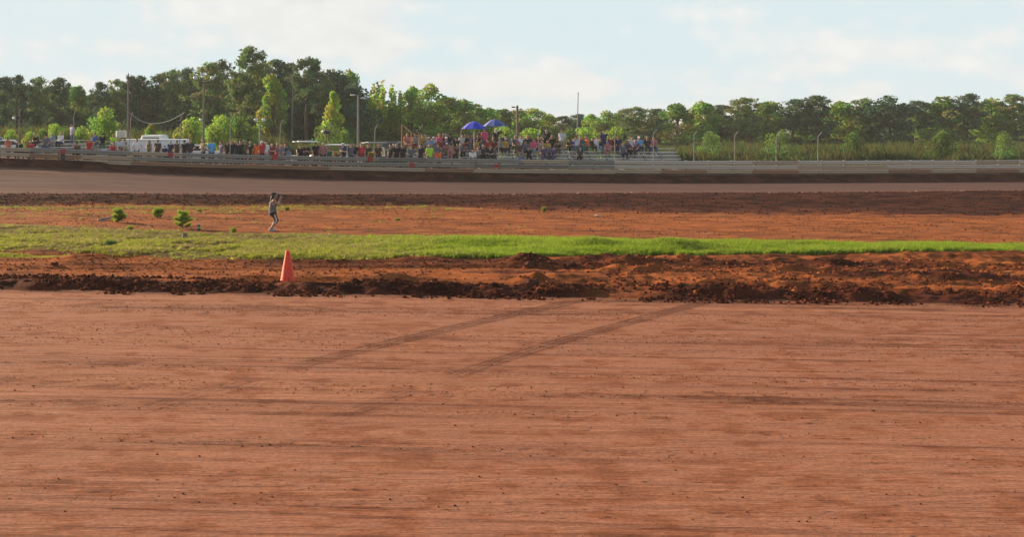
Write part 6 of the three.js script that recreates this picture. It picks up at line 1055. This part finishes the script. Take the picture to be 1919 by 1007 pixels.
{ // flat slab, bottle, stump, stones
  const put = (px, py) => { const d = F * (EYE - 0.05) / (py - CY), x = atX(px, d); return [x, height(x, d), -d]; };
  { const [x, y, z] = put(203, 412), t = thing('slab', 'pale grey flat slab lying tilted beside the feathery young pine', 'slab', x, y, z, 0.35); mesh('board', rbox(0.98, 0.03, 0.36, 0, 0.11, 0, 0.01, -0.22, 0, 0.16), mat(0.46, 0.45, 0.43, 0.8), t); mesh('edge_strip', rbox(0.98, 0.04, 0.03, 0, 0.075, 0.18, 0.01, -0.22, 0, 0.16), mat(0.30, 0.29, 0.28, 0.8), t); }
  { const [x, y, z] = put(373, 430), t = thing('bottle', 'small dark green bottle standing beside the largest young pine', 'bottle', x, y, z); const p = [[0, 0], [0.055, 0.0], [0.06, 0.02], [0.06, 0.16], [0.045, 0.2], [0.022, 0.235], [0.022, 0.26], [0, 0.262]].map(([a, b]) => new THREE.Vector2(a, b)); mesh('glass', new THREE.LatheGeometry(p, 20), mat(0.012, 0.03, 0.02, 0.2), t); mesh('label_band', new THREE.CylinderGeometry(0.0615, 0.0615, 0.07, 20, 1, true).translate(0, 0.1, 0), mat(0.15, 0.4, 0.28, 0.6), t); mesh('cap', new THREE.CylinderGeometry(0.025, 0.025, 0.03, 14).translate(0, 0.265, 0), whitePaint, t); }
  { const [x, y, z] = put(346, 448), t = thing('stump', 'little broken stump in the grass strip below the largest young pine', 'stump', x, y - 0.03, z, 0.4); const R = rng(5), g = new THREE.CylinderGeometry(0.07, 0.13, 0.2, 14, 4).translate(0, 0.1, 0), p = g.attributes.position; for (let i = 0; i < p.count; i++) { const a = Math.atan2(p.getZ(i), p.getX(i)), k = 1 + 0.22 * Math.sin(a * 3 + 1) + 0.1 * Math.sin(a * 7); p.setX(i, p.getX(i) * k); p.setZ(i, p.getZ(i) * k); if (p.getY(i) > 0.18) p.setY(i, 0.16 + 0.09 * noise(a * 2 + 9, 3, 4)); } g.computeVertexNormals(); mesh('wood', g, mat(0.16, 0.12, 0.09, 0.95), t); mesh('root', merge([rod(V(0.08, 0.04, 0), V(0.3, -0.01, 0.05), 0.04, 0.015, 6), rod(V(-0.08, 0.04, 0.02), V(-0.26, 0.0, 0.12), 0.04, 0.015, 6), rod(V(0, 0.15, 0), V(-0.06, 0.32, 0), 0.02, 0.006, 5)]), mat(0.16, 0.12, 0.09, 0.95), t); }
  const stone = (px, py, size, label, c, k) => { const [x, y, z] = put(px, py), m = mesh('stone', clodShape(k), new THREE.MeshPhysicalMaterial({ color: new THREE.Color(...c), roughness: 1, specularIntensity: 0.12 }), scene); m.position.set(x, y + size * 0.25, z); m.scale.set(size * 1.2, size * 0.8, size); tag(m, label, 'stone'); };
  stone(595, 445, 0.13, 'small white stone on the clay between the cone and the far slope', [0.62, 0.58, 0.52], 41);
  stone(627, 532, 0.1, 'pale stone half sunk in the berm next to the cone', [0.45, 0.33, 0.26], 42);
  stone(708, 535, 0.09, 'single pale stone on the dark berm, two cone widths past the first', [0.5, 0.38, 0.3], 43);
  stone(1118, 406, 0.22, 'pale stone at the foot of the far slope', [0.5, 0.38, 0.3], 44);
  stone(996, 535, 0.42, 'large dark clod standing up on the churned clay', [0.08, 0.03, 0.02], 45);
  stone(993, 501, 0.34, 'dark upright clod near the grass strip on the heaped side', [0.09, 0.035, 0.022], 46);
  stone(1070, 500, 0.26, 'dark clod by the grass mound', [0.09, 0.035, 0.022], 47);
  stone(103, 496, 0.22, 'dark clod on the small ridge below the left grass patch', [0.09, 0.035, 0.022], 48);
}

scene.traverse((o) => { if (o.isMesh) { o.castShadow = true; o.receiveShadow = true; } });
renderer.render(scene, camera);
